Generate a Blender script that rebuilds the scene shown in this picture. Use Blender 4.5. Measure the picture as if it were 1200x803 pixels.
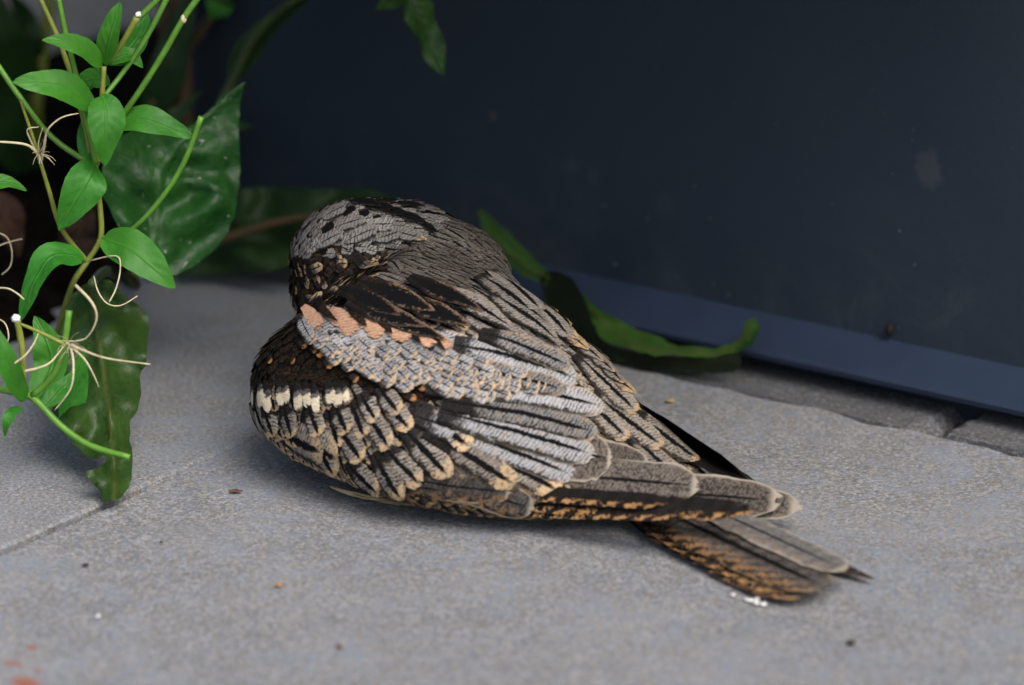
import bpy, bmesh, math, random
from math import radians, sin, cos, pi, sqrt
from mathutils import Vector, noise as mnoise
from mathutils.bvhtree import BVHTree
from mathutils.geometry import delaunay_2d_cdt

for o in list(bpy.data.objects):
    bpy.data.objects.remove(o)
SC = bpy.context.scene
COL = SC.collection
RND = random.Random(7)

# ------------------------------------------------------------------ camera
PITCH = radians(19.5); DIST = 2.4; LENS = 230.0
FPX = 1200 * LENS / 36.0
CAM = Vector((0, -DIST * cos(PITCH), DIST * sin(PITCH)))
FWD = Vector((0, cos(PITCH), -sin(PITCH))); UPV = Vector((0, sin(PITCH), cos(PITCH))); RGT = Vector((1, 0, 0))
cd = bpy.data.cameras.new("camera"); cam = bpy.data.objects.new("camera", cd); COL.objects.link(cam)
cam.location = CAM; cam.rotation_euler = (pi / 2 - PITCH, 0, 0)
cd.lens = LENS; cd.sensor_width = 36; cd.clip_start = 0.05; cd.clip_end = 500
cd.dof.use_dof = True; cd.dof.focus_distance = 2.262; cd.dof.aperture_fstop = 6.7
SC.camera = cam

# ------------------------------------------------------------------ sky, sun, exposure
SUN_EL, SUN_AZ = radians(50), radians(152)      # azimuth measured clockwise from +Y
world = bpy.data.worlds.new("World"); SC.world = world; world.use_nodes = True
wn = world.node_tree.nodes; wl = world.node_tree.links; wn.clear()
wo = wn.new("ShaderNodeOutputWorld"); wb = wn.new("ShaderNodeBackground"); ws = wn.new("ShaderNodeTexSky")
ws.sky_type = 'NISHITA'; ws.sun_disc = False; ws.sun_elevation = SUN_EL; ws.sun_rotation = SUN_AZ
ws.air_density = 1.0; ws.dust_density = 4.0; ws.ozone_density = 1.0
wb.inputs['Strength'].default_value = 0.09
wl.new(ws.outputs[0], wb.inputs['Color']); wl.new(wb.outputs[0], wo.inputs['Surface'])
sd = bpy.data.lights.new("sun", 'SUN'); sun = bpy.data.objects.new("sun", sd); COL.objects.link(sun)
sd.energy = 1.3; sd.angle = radians(40); sd.color = (1.0, 0.97, 0.93)
sdir = Vector((sin(SUN_AZ) * cos(SUN_EL), cos(SUN_AZ) * cos(SUN_EL), sin(SUN_EL)))
sun.rotation_euler = sdir.to_track_quat('Z', 'Y').to_euler(); sun.location = sdir * 5
SC.view_settings.view_transform = 'Standard'; SC.view_settings.look = 'None'
SC.view_settings.gamma = 1.0; SC.view_settings.use_curve_mapping = False
SC.view_settings.exposure = 1.10
SC.render.engine = 'CYCLES'
SC.cycles.max_bounces = 6
SC.cycles.use_denoising = True

# ------------------------------------------------------------------ pixel <-> place helpers (photo is 1200 x 803)
def ray(px, py):
    return (FWD * FPX + RGT * (px - 600) - UPV * (py - 401.5)).normalized()
def atz(px, py, z=0.0):
    d = ray(px, py); return CAM + d * ((z - CAM.z) / d.z)
def aty(px, py, y):
    d = ray(px, py); return CAM + d * ((y - CAM.y) / d.y)
def topx(p):
    r = p - CAM; f = r.dot(FWD)
    return (600 + FPX * r.dot(RGT) / f, 401.5 - FPX * r.dot(UPV) / f)
PPM = FPX / DIST

# ------------------------------------------------------------------ mesh helpers
def mesh_obj(name, verts, faces, mat=None, parent=None, smooth=True, uvs=None):
    me = bpy.data.meshes.new(name); me.from_pydata([tuple(v) for v in verts], [], faces); me.update()
    if smooth:
        me.polygons.foreach_set('use_smooth', [True] * len(me.polygons))
    if uvs:
        for lname, uv in uvs.items():
            l = me.uv_layers.new(name=lname)
            flat = []
            for lp in me.loops:
                flat += uv[lp.vertex_index]
            l.data.foreach_set('uv', flat)
    if mat: me.materials.append(mat)
    o = bpy.data.objects.new(name, me); COL.objects.link(o)
    if parent: put_under(o, parent)
    return o
def put_under(o, parent):
    o.parent = parent; o.matrix_parent_inverse = parent.matrix_basis.inverted()
def empty(name, loc, label, cat, group=None):
    o = bpy.data.objects.new(name, None); COL.objects.link(o); o.location = loc; o.empty_display_size = .02
    return tag(o, label, cat, group)
def tag(o, label, cat, group=None):
    o['label'] = label; o['category'] = cat
    if group: o['group'] = group
    return o
def catmull(pts, n):
    out = []; m = len(pts) - 1
    for i in range(n + 1):
        t = i / n * m; k = min(int(t), m - 1); f = t - k
        p0 = pts[max(k - 1, 0)]; p1 = pts[k]; p2 = pts[k + 1]; p3 = pts[min(k + 2, m)]
        out.append(p1 * 1.0 + (p2 - p0) * (.5 * f) + (p0 * 2 - p1 * 5 + p2 * 4 - p3) * (.5 * f * f) + (p1 * 3 - p0 - p2 * 3 + p3) * (.5 * f ** 3))
    return out
def tube(name, pts, r0, r1, mat, parent=None, n=None, sides=7, bulge=None, knob=0):
    n = n or max(6, 4 * (len(pts) - 1))
    c = catmull([Vector(p) for p in pts], n)
    V = []; F = []; ref = Vector((.31, -.55, .2)).normalized()
    for i, p in enumerate(c):
        t = (c[min(i + 1, n)] - c[max(i - 1, 0)]).normalized()
        a = t.cross(ref)
        if a.length < .05: a = t.cross(Vector((1, 0, 0)))
        a.normalize(); b = t.cross(a)
        u = i / n; r = r0 + (r1 - r0) * u
        if bulge: r *= 1 + bulge * sin(pi * u)
        r *= 1 + .10 * mnoise.noise(p * 300)
        for k in range(sides):
            an = 2 * pi * k / sides
            V.append(p + (a * cos(an) + b * sin(an)) * r)
    for i in range(n):
        for k in range(sides):
            k2 = (k + 1) % sides
            F.append((i * sides + k, i * sides + k2, (i + 1) * sides + k2, (i + 1) * sides + k))
    F.append(tuple(range(sides))[::-1]); F.append(tuple(n * sides + k for k in range(sides)))
    return mesh_obj(name, V, F, mat, parent)

# ------------------------------------------------------------------ node helper
class NT:
    def __init__(s, name):
        s.m = bpy.data.materials.new(name); s.m.use_nodes = True
        s.t = s.m.node_tree; s.t.nodes.clear()
        s.out = s.t.nodes.new('ShaderNodeOutputMaterial'); s.b = s.t.nodes.new('ShaderNodeBsdfPrincipled')
        s.t.links.new(s.b.outputs[0], s.out.inputs[0])
    def n(s, typ, **kw):
        nd = s.t.nodes.new(typ)
        for k, v in kw.items(): setattr(nd, k, v)
        return nd
    def put(s, sock, v):
        if hasattr(v, 'is_linked') or hasattr(v, 'links'): s.t.links.new(v, sock)
        else:
            if isinstance(v, (tuple, list)) and len(v) == 3 and sock.type == 'RGBA': v = (*v, 1)
            sock.default_value = v
    def math(s, op, a, b=0.0, c=0.0, clamp=False):
        nd = s.n('ShaderNodeMath', operation=op, use_clamp=clamp)
        s.put(nd.inputs[0], a); s.put(nd.inputs[1], b); s.put(nd.inputs[2], c)
        return nd.outputs[0]
    def step(s, x, lo, hi):      # smoothstep lo..hi
        nd = s.n('ShaderNodeMapRange', interpolation_type='SMOOTHSTEP')
        s.put(nd.inputs[0], x); s.put(nd.inputs[1], lo); s.put(nd.inputs[2], hi)
        nd.inputs[3].default_value = 0; nd.inputs[4].default_value = 1
        return nd.outputs[0]
    def mix(s, f, a, b, mode='MIX'):
        nd = s.n('ShaderNodeMix', data_type='RGBA', blend_type=mode)
        s.put(nd.inputs[0], f); s.put(nd.inputs[6], a); s.put(nd.inputs[7], b)
        return nd.outputs[2]
    def noise(s, vec, scale, detail=3, rough=.5, dist=0.0):
        nd = s.n('ShaderNodeTexNoise'); s.put(nd.inputs['Vector'], vec)
        nd.inputs['Scale'].default_value = scale; nd.inputs['Detail'].default_value = detail
        nd.inputs['Roughness'].default_value = rough; nd.inputs['Distortion'].default_value = dist
        return nd.outputs[0]
    def vor(s, vec, scale, feat='F1', out=0):
        nd = s.n('ShaderNodeTexVoronoi', feature=feat); s.put(nd.inputs['Vector'], vec)
        nd.inputs['Scale'].default_value = scale
        return nd.outputs[out]
    def sep(s, v):
        nd = s.n('ShaderNodeSeparateXYZ'); s.put(nd.inputs[0], v); return nd.outputs
    def comb(s, x, y, z=0.0):
        nd = s.n('ShaderNodeCombineXYZ'); s.put(nd.inputs[0], x); s.put(nd.inputs[1], y); s.put(nd.inputs[2], z); return nd.outputs[0]
    def pos(s):
        return s.n('ShaderNodeNewGeometry').outputs['Position']
    def obj(s):
        return s.n('ShaderNodeTexCoord').outputs['Object']
    def uv(s, name):
        return s.n('ShaderNodeUVMap', uv_map=name).outputs[0]
    def attr(s, name):
        a = s.n('ShaderNodeAttribute', attribute_name=name, attribute_type='GEOMETRY'); return a
    def ramp(s, f, stops):
        nd = s.n('ShaderNodeValToRGB'); s.put(nd.inputs[0], f); e = nd.color_ramp.elements
        while len(e) < len(stops): e.new(.5)
        for el, (p, c) in zip(e, stops): el.position = p; el.color = (*c, 1)
        return nd.outputs[0]
    def bump(s, h, strength, dist):
        nd = s.n('ShaderNodeBump'); nd.inputs['Strength'].default_value = strength; nd.inputs['Distance'].default_value = dist
        s.put(nd.inputs['Height'], h); s.t.links.new(nd.outputs[0], s.b.inputs['Normal'])
    def done(s, col, rough=.6, spec=.5, trans=0):
        s.put(s.b.inputs['Base Color'], col); s.put(s.b.inputs['Roughness'], rough)
        s.b.inputs['Specular IOR Level'].default_value = spec
        return s.m

def concrete_mat(name, lo, mid, hi, stains=()):
    m = NT(name); p = m.pos()
    g1 = m.noise(p, 760, 4, .8); g2 = m.noise(p, 60, 4, .6); g3 = m.noise(p, 14, 4, .55)
    col = m.ramp(g1, [(.30, lo), (.50, mid), (.72, hi)])
    col = m.mix(m.math('MULTIPLY', m.step(g2, .35, .75), .40), col, tuple(x * .68 for x in mid))
    col = m.mix(m.math('MULTIPLY', m.step(g3, .4, .7), .42), col, tuple(x * 1.35 for x in mid))
    g4 = m.noise(p, 28, 5, .7, 1.5)
    col = m.mix(m.math('MULTIPLY', m.step(g4, .50, .66), .5), col, (mid[0] * 1.1, mid[1] * 1.25, mid[2] * 1.5))
    tint = m.noise(p, 420, 2, .6)
    col = m.mix(m.math('MULTIPLY', m.step(tint, .52, .70), .5), col, (mid[0] * .8, mid[1] * .98, mid[2] * 1.3))
    col = m.mix(m.math('MULTIPLY', m.step(tint, .48, .30), .42), col, (mid[0] * 1.25, mid[1] * 1.0, mid[2] * .75))
    v = m.vor(p, 260)
    col = m.mix(m.math('MULTIPLY', m.step(v, .13, .06), .7), col, (.06, .055, .05))
    v2 = m.vor(m.math('ADD', 0, 0) if False else p, 190)
    col = m.mix(m.math('MULTIPLY', m.step(v2, .10, .05), .6), col, (.55, .53, .50))
    for (c, r, colr, thr) in stains:
        d = m.n('ShaderNodeVectorMath', operation='DISTANCE'); m.put(d.inputs[0], p); d.inputs[1].default_value = c
        nz = m.noise(p, 130, 3, .6)
        k = m.math('ADD', m.math('DIVIDE', d.outputs['Value'], r), m.math('MULTIPLY', m.math('SUBTRACT', nz, .5), thr))
        col = m.mix(m.math('MULTIPLY', m.step(k, 1.0, .45), .8), col, colr)
    h = m.math('ADD', g1, m.math('MULTIPLY', g2, 1.5))
    m.bump(h, .55, .0012)
    return m.done(col, .85, .3)

def plain(name, col, rough=.7, spec=.4, var=.3, scale=80):
    m = NT(name); p = m.pos(); g = m.noise(p, scale, 4, .6)
    c = m.mix(m.step(g, .25, .75), tuple(x * (1 - var) for x in col), tuple(x * (1 + var) for x in col))
    m.bump(m.noise(p, scale * 3, 3), .25, .001)
    return m.done(c, rough, spec)

# ------------------------------------------------------------------ setting: pavement, slabs, edging, soil bed, wall
wa = atz(760, 402, 0); wb_ = atz(1200, 499, 0)
WD = (wb_ - wa).normalized(); WD.z = 0          # along the wall, to the right and nearer
WN = Vector((WD.y, -WD.x, 0))                    # from the wall toward the camera side
if WN.y > 0: WN = -WN
def wp(a, b, z=0): return wa + WD * a + WN * b + Vector((0, 0, z))

j0 = atz(0, 645); j1 = atz(120, 592)
a0 = (j0 - wa).dot(WD); b0 = (j0 - wa).dot(WN); a1 = (j1 - wa).dot(WD); b1 = (j1 - wa).dot(WN)
JS = (a0 - a1) / (b0 - b1)                       # tiny skew of the joint to the wall

M_bed = plain('mortar_sand', (.10, .095, .085), .95, .2, .5, 200)
pav = mesh_obj('pavement', [(-60, -60, -.012), (60, -60, -.012), (60, 60, -.012), (-60, 60, -.012)], [(0, 1, 2, 3)], M_bed, smooth=False)
pav['kind'] = 'structure'
rs = [(atz(28, 797), .006), (atz(12, 775), .003), (atz(38, 757), .0022), (atz(22, 777), .0022), (atz(44, 783), .002)]
M_slab = concrete_mat('concrete_slab', (.040, .040, .042), (.205, .206, .210), (.56, .56, .56),
                      [(tuple(c), r, (.30, .075, .03), .9) for c, r in rs])
M_edge = concrete_mat('edging_stone_rough', (.015, .015, .016), (.085, .086, .090), (.42, .42, .43))

def slab(name, corners, top, thick, mat, parent, gap=.0009, rough=.0007, seed=0, cham=.0009, nseg=24, chip=False):
    c = Vector((0, 0, 0))
    for q in corners: c += q
    c /= len(corners)
    loop = []
    for i in range(len(corners)):
        p, q = corners[i], corners[(i + 1) % len(corners)]
        for k in range(nseg):
            s = p.lerp(q, k / nseg)
            rr = rough * (7 if i == 0 and chip else 1)
            s = s + (c - s).normalized() * (gap + abs(rr - rough) + rr * (mnoise.noise(s * 60 + Vector((seed, 0, 0))) + .7 * mnoise.noise(s * 220)))
            loop.append(s)
    V = []; F = []; n = len(loop)
    levels = [(-thick, 0), (top - cham, 0), (top, cham)]
    for z, ins in levels:
        for s in loop:
            q = s + (c - s).normalized() * ins * (1 + .5 * mnoise.noise(s * 150))
            V.append(Vector((q.x, q.y, z + (0 if z < 0 else .0005 * mnoise.noise(s * 90)))))
    for L in range(2):
        for k in range(n):
            k2 = (k + 1) % n
            F.append((L * n + k, L * n + k2, (L + 1) * n + k2, (L + 1) * n + k))
    F.append(tuple(2 * n + k for k in range(n)))
    o = mesh_obj(name, V, F, mat, parent, smooth=False)
    return o
EDGE_W = .019
def gp(i, b):                                     # grid point: joint i, distance b from the wall
    bb = b
    return wa + WD * (a1 + JS * (bb - b1) + i * .60) + WN * bb
for r in range(3):
    for i in range(-2, 3):
        b_0, b_1 = EDGE_W + r * .6, EDGE_W + (r + 1) * .6
        dz = {(-1, 0): 0.0, (0, 0): -.0008}.get((i, r), RND.uniform(-.001, .0))
        slab('paving_slab', [gp(i, b_0), gp(i + 1, b_0), gp(i + 1, b_1), gp(i, b_1)], dz, .03, M_slab, pav, gap=.0015, seed=i * 3 + r, chip=(r == 0), nseg=60)
# sand that has filled the joint beyond its open end
V_ = []; F_ = []
for k in range(41):
    b_ = b1 - .012 + (EDGE_W + .004 - b1 + .012) * k / 40; c_ = gp(0, b_)
    for sgn in (-1, 1): V_.append(c_ + WD * (sgn * .0035) + Vector((0, 0, -.0010 - .0006 * abs(mnoise.noise(c_ * 90)) - (.004 * (1 - k / 4) if k < 4 else 0))))
    if k: F_.append((2 * k - 2, 2 * k - 1, 2 * k + 1, 2 * k))
mesh_obj('joint_sand', V_, F_, M_slab, pav, False)
# edging stones along the wall foot
ja = (atz(1108, 486) - wa).dot(WD)
x = ja - .27 * 5
for k in range(9):
    L = .27
    slab('edging_stone', [wp(x, -.012), wp(x + L, -.012), wp(x + L, EDGE_W), wp(x, EDGE_W)], -.003 + RND.uniform(-.001, .001), .03, M_edge, pav, gap=.0028, rough=.0030, seed=40 + k, cham=.005, nseg=40)
    x += L

# wall: dark blue boarding with a sloping lighter drip board at its foot
def wall_mat():
    m = NT('dark_blue_paint'); p = m.pos()
    g = m.noise(p, 9, 4, .6); f = m.noise(p, 700, 2, .5)
    col = m.mix(m.step(g, .3, .7), (.0118, .0225, .0370), (.0165, .0260, .0395))
    col = m.mix(m.math('MULTIPLY', m.step(f, .55, .8), .35), col, (.03, .035, .05))
    for (px, py, r, st, ex) in ((1091, 214, .0085, .11, 1.0), (578, 150, .004, .14, 1.6), (672, 210, .004, .06, 1.0), (695, 222, .004, .06, 1.0), (780, 255, .006, .05, 1.0)):
        c = wall_pt(px, py); d = m.n('ShaderNodeVectorMath', operation='SUBTRACT'); m.put(d.inputs[0], p); d.inputs[1].default_value = c
        s = m.sep(d.outputs[0])
        q = m.math('SQRT', m.math('ADD', m.math('POWER', m.math('MULTIPLY', s[0], 1.55), 2.0), m.math('POWER', m.math('MULTIPLY', s[2], ex), 2.0)))
        k = m.math('ADD', m.math('DIVIDE', q, r), m.math('MULTIPLY', m.math('SUBTRACT', m.noise(p, 260, 3, .7), .5), 1.0))
        col = m.mix(m.math('MULTIPLY', m.step(k, 1.05, .6), st), col, (.17, .16, .16))
    v = m.vor(p, 42)
    col = m.mix(m.math('MULTIPLY', m.step(v, .035, .015), .5), col, (.25, .25, .25))
    zz = m.sep(p)[2]
    v3 = m.vor(p, 95)
    col = m.mix(m.math('MULTIPLY', m.math('MULTIPLY', m.step(v3, .09, .03), m.step(zz, .16, .02)), .30), col, (.16, .15, .14))
    du = m.noise(p, 30, 5, .7, .8)
    col = m.mix(m.math('MULTIPLY', m.math('MULTIPLY', m.step(du, .45, .75), m.step(zz, .10, .0)), .16), col, (.10, .10, .11))
    m.bump(m.noise(p, 300, 3), .12, .001)
    return m.done(col, m.math('ADD', .45, m.math('MULTIPLY', du, .3)), .35)
def wall_pt(px, py):
    d = ray(px, py); t = (wa - CAM).dot(WN) / d.dot(WN); return tuple(CAM + d * t)
M_wall = wall_mat()
M_trim = plain('blue_grey_board_paint', (.0165, .0275, .0540), .6, .35, .10, 40)
wl_end = (aty(178, 262, 0) - wa).dot(WD)
wl_end = -.222
wall = empty('wall', wp(.2, -.1, 0), 'dark navy painted wall with a blue grey sloping board along its foot', 'wall')
def box_prof(name, prof, a_0, a_1, mat, parent, seg=1, smooth=False):
    V = []; F = []; n = len(prof)
    for s in range(seg + 1):
        a = a_0 + (a_1 - a_0) * s / seg
        for b, z in prof: V.append(wp(a, b, z))
    for s in range(seg):
        for k in range(n):
            k2 = (k + 1) % n; F.append((s * n + k, s * n + k2, (s + 1) * n + k2, (s + 1) * n + k))
    F.append(tuple(range(n))); F.append(tuple(seg * n + k for k in range(n)))
    o = mesh_obj(name, V, F, mat, parent, smooth)
    bm = bmesh.new(); bm.from_mesh(o.data); bmesh.ops.recalc_face_normals(bm, faces=bm.faces); bm.to_mesh(o.data); bm.free()
    return o
box_prof('wall_panel', [(-.0125, -.02), (-.0125, 1.3), (-.13, 1.3), (-.13, -.02)], wl_end, 2.4, M_wall, wall)
TB, TT = .006, .020
box_prof('base_board', [(-.0135, .0150), (-.0133, .0166), (-.0115, .0163), (.004, .0085), (.005, .0072), (.0045, .0052), (.002, .005), (-.0135, .006)], wl_end, 2.4, M_trim, wall)
M_rust = plain('rusty_brown', (.010, .006, .005), .8, .3)

def blob(name, loc, r, mat, parent=None, squash=(1, 1, .7), seed=0, sub=2, rough=.3):
    bm = bmesh.new(); bmesh.ops.create_icosphere(bm, subdivisions=sub, radius=1)
    for v in bm.verts:
        k = 1 + rough * mnoise.noise(v.co * 1.7 + Vector((seed * 3.1, 0, 0)))
        v.co = Vector((v.co.x * squash[0], v.co.y * squash[1], v.co.z * squash[2])) * (k * r)
    V = [v.co + Vector(loc) for v in bm.verts]; F = [[v.index for v in f.verts] for f in bm.faces]; bm.free()
    return mesh_obj(name, V, F, mat, parent)
d_ = ray(1043, 386); t_ = (wp(0, -.0105, 0) - CAM).dot(WN) / d_.dot(WN)
blob('nail_head', CAM + d_ * t_, .0017, M_rust, wall, (1, 1, 1.5), 3)

# soil bed in the corner left of the wall
M_soil = plain('dark_soil', (.006, .005, .004), 1.0, .0, .6, 150)
def soil():
    e = [atz(-1500, 640), atz(-420, 520), atz(-60, 455), atz(60, 405), atz(120, 360), atz(205, 322), atz(258, 300)] + [wp(-.20, -.03), wp(-.212, -.11), atz(186, 8), atz(130, 32), atz(75, 52), atz(20, 72), atz(-200, 40), atz(-1500, -60)]
    loop = [Vector((p.x, p.y)) for p in e]
    bm = bmesh.new(); pts = list(loop); edges = [(i, (i + 1) % len(loop)) for i in range(len(loop))]
    xs = [p.x for p in loop]; ys = [p.y for p in loop]; st = .011
    n0 = len(pts); yy = min(ys)
    while yy < max(ys):
        xx = min(xs)
        while xx < max(xs):
            pts.append(Vector((xx + RND.uniform(-.002, .002), yy + RND.uniform(-.002, .002)))); xx += st
        yy += st
    r = delaunay_2d_cdt(pts, edges, [], 1, 1e-6)
    V = []
    for q in r[0]:
        dmin = min((q - a - (b - a) * max(0, min(1, (q - a).dot(b - a) / (b - a).length_squared))).length for a, b in zip(loop, loop[1:] + loop[:1]))
        z = -.006 + .017 * min(1, dmin / .03) + .006 * mnoise.noise(Vector((q.x * 40, q.y * 40, 0))) + .003 * mnoise.noise(Vector((q.x * 140, q.y * 140, 2)))
        V.append((q.x, q.y, max(z, -.006)))
    o = mesh_obj('soil_bed', V, [tuple(f) for f in r[2]], M_soil); o['kind'] = 'structure'
    return o
soil()

# ------------------------------------------------------------------ the bird: hull
SEC = [  # ground px of the spine, height, half width left / right, z of greatest width
    ((838, 606), .009, .008, .006, .004),
    ((800, 596), .016, .018, .010, .006),
    ((745, 584), .031, .036, .013, .009),
    ((690, 573), .0470, .051, .017, .011),
    ((640, 563), .0585, .061, .020, .014),
    ((585, 551), .0660, .066, .026, .017),
    ((530, 540), .0705, .0655, .032, .020),
    ((484, 531), .0755, .0625, .041, .028),
    ((448, 522), .0670, .0585, .045, .034),
    ((416, 510), .052, .047, .038, .032),
    ((392, 500), .038, .024, .020, .026),
]
SP = [atz(*s[0]) for s in SEC]
def spine_head(i):
    d = SP[min(i + 1, len(SP) - 1)] - SP[max(i - 1, 0)]; d.z = 0; return d.normalized()
def build_hull():
    V = []; F = []; N = 28
    for i, s in enumerate(SEC):
        hd = spine_head(i); lf = Vector((-hd.y, hd.x, 0)); zc = s[4]
        for k in range(N):
            an = 2 * pi * k / N; c, sn = cos(an), sin(an)
            t = (abs(c) ** (.9 if sn >= 0 else .55)) * (1 if c > 0 else -1); zz = (abs(sn) ** .9) * (1 if sn > 0 else -1)
            w = s[2] if c > 0 else s[3]
            if zz >= 0: z = zc + (s[1] - zc) * zz
            else: z = zc + (zc - .0015) * zz
            w2 = w
            V.append(SP[i] + lf * (t * w2) + Vector((0, 0, z)))
    for i in range(len(SEC) - 1):
        for k in range(N):
            k2 = (k + 1) % N; F.append((i * N + k, i * N + k2, (i + 1) * N + k2, (i + 1) * N + k))
    F.append(tuple(range(N))); F.append(tuple((len(SEC) - 1) * N + k for k in range(N)))
    me = bpy.data.meshes.new('hull'); me.from_pydata([tuple(v) for v in V], [], F); me.update()
    bm = bmesh.new(); bm.from_mesh(me)
    bmesh.ops.recalc_face_normals(bm, faces=bm.faces)
    def ell(c, ax, rad, seg=24):
        r = bmesh.ops.create_uvsphere(bm, u_segments=seg, v_segments=16, radius=1)
        a = ax.normalized(); b = Vector((0, 0, 1)).cross(a).normalized(); cc = a.cross(b)
        for v in r['verts']:
            v.co = c + a * (v.co.x * rad[0]) + b * (v.co.y * rad[1]) + cc * (v.co.z * rad[2])
    # head (turned to the bird's left), nape, wing bends
    ell(atz(426, 299, .0650), Vector((-1, .10, -.12)), (.0255, .0215, .0190))
    ell(atz(384, 338, .0520), Vector((-1, .1, 0)), (.0125, .015, .015))
    ell(atz(470, 300, .0645), Vector((-1, .35, .10)), (.026, .023, .0185))
    ell(atz(522, 318, .0610), Vector((-1, .6, .25)), (.023, .021, .0165))
    ell(atz(545, 352, .0550), Vector((-1, .6, .30)), (.022, .018, .0150))
    bm.to_mesh(me); bm.free()
    o = bpy.data.objects.new('body', me); COL.objects.link(o)
    md = o.modifiers.new('r', 'REMESH'); md.mode = 'VOXEL'; md.voxel_size = .0016
    ms = o.modifiers.new('s', 'SMOOTH'); ms.factor = .5; ms.iterations = 14
    dg = bpy.context.evaluated_depsgraph_get(); ev = o.evaluated_get(dg)
    me2 = bpy.data.meshes.new_from_object(ev); o.modifiers.clear(); o.data = me2
    me2.polygons.foreach_set('use_smooth', [True] * len(me2.polygons))
    return o
bird = empty('nightjar', atz(585, 522, 0), 'grey brown mottled nightjar resting on the paving with its back turned', 'bird')
body = build_hull(); put_under(body, bird)
me = body.data
BV = BVHTree.FromPolygons([v.co.copy() for v in me.vertices], [tuple(p.vertices) for p in me.polygons])
VN = [v.normal.copy() for v in me.vertices]
def hit(px, py):
    r = BV.ray_cast(CAM, ray(px, py)); return r[0]
def near(p):
    loc, nrm, idx, d = BV.find_nearest(p)
    pv = me.polygons[idx].vertices; n = Vector((0, 0, 0))
    for i in pv:
        n += VN[i] / (1e-6 + (me.vertices[i].co - loc).length)
    return loc, n.normalized()

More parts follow.
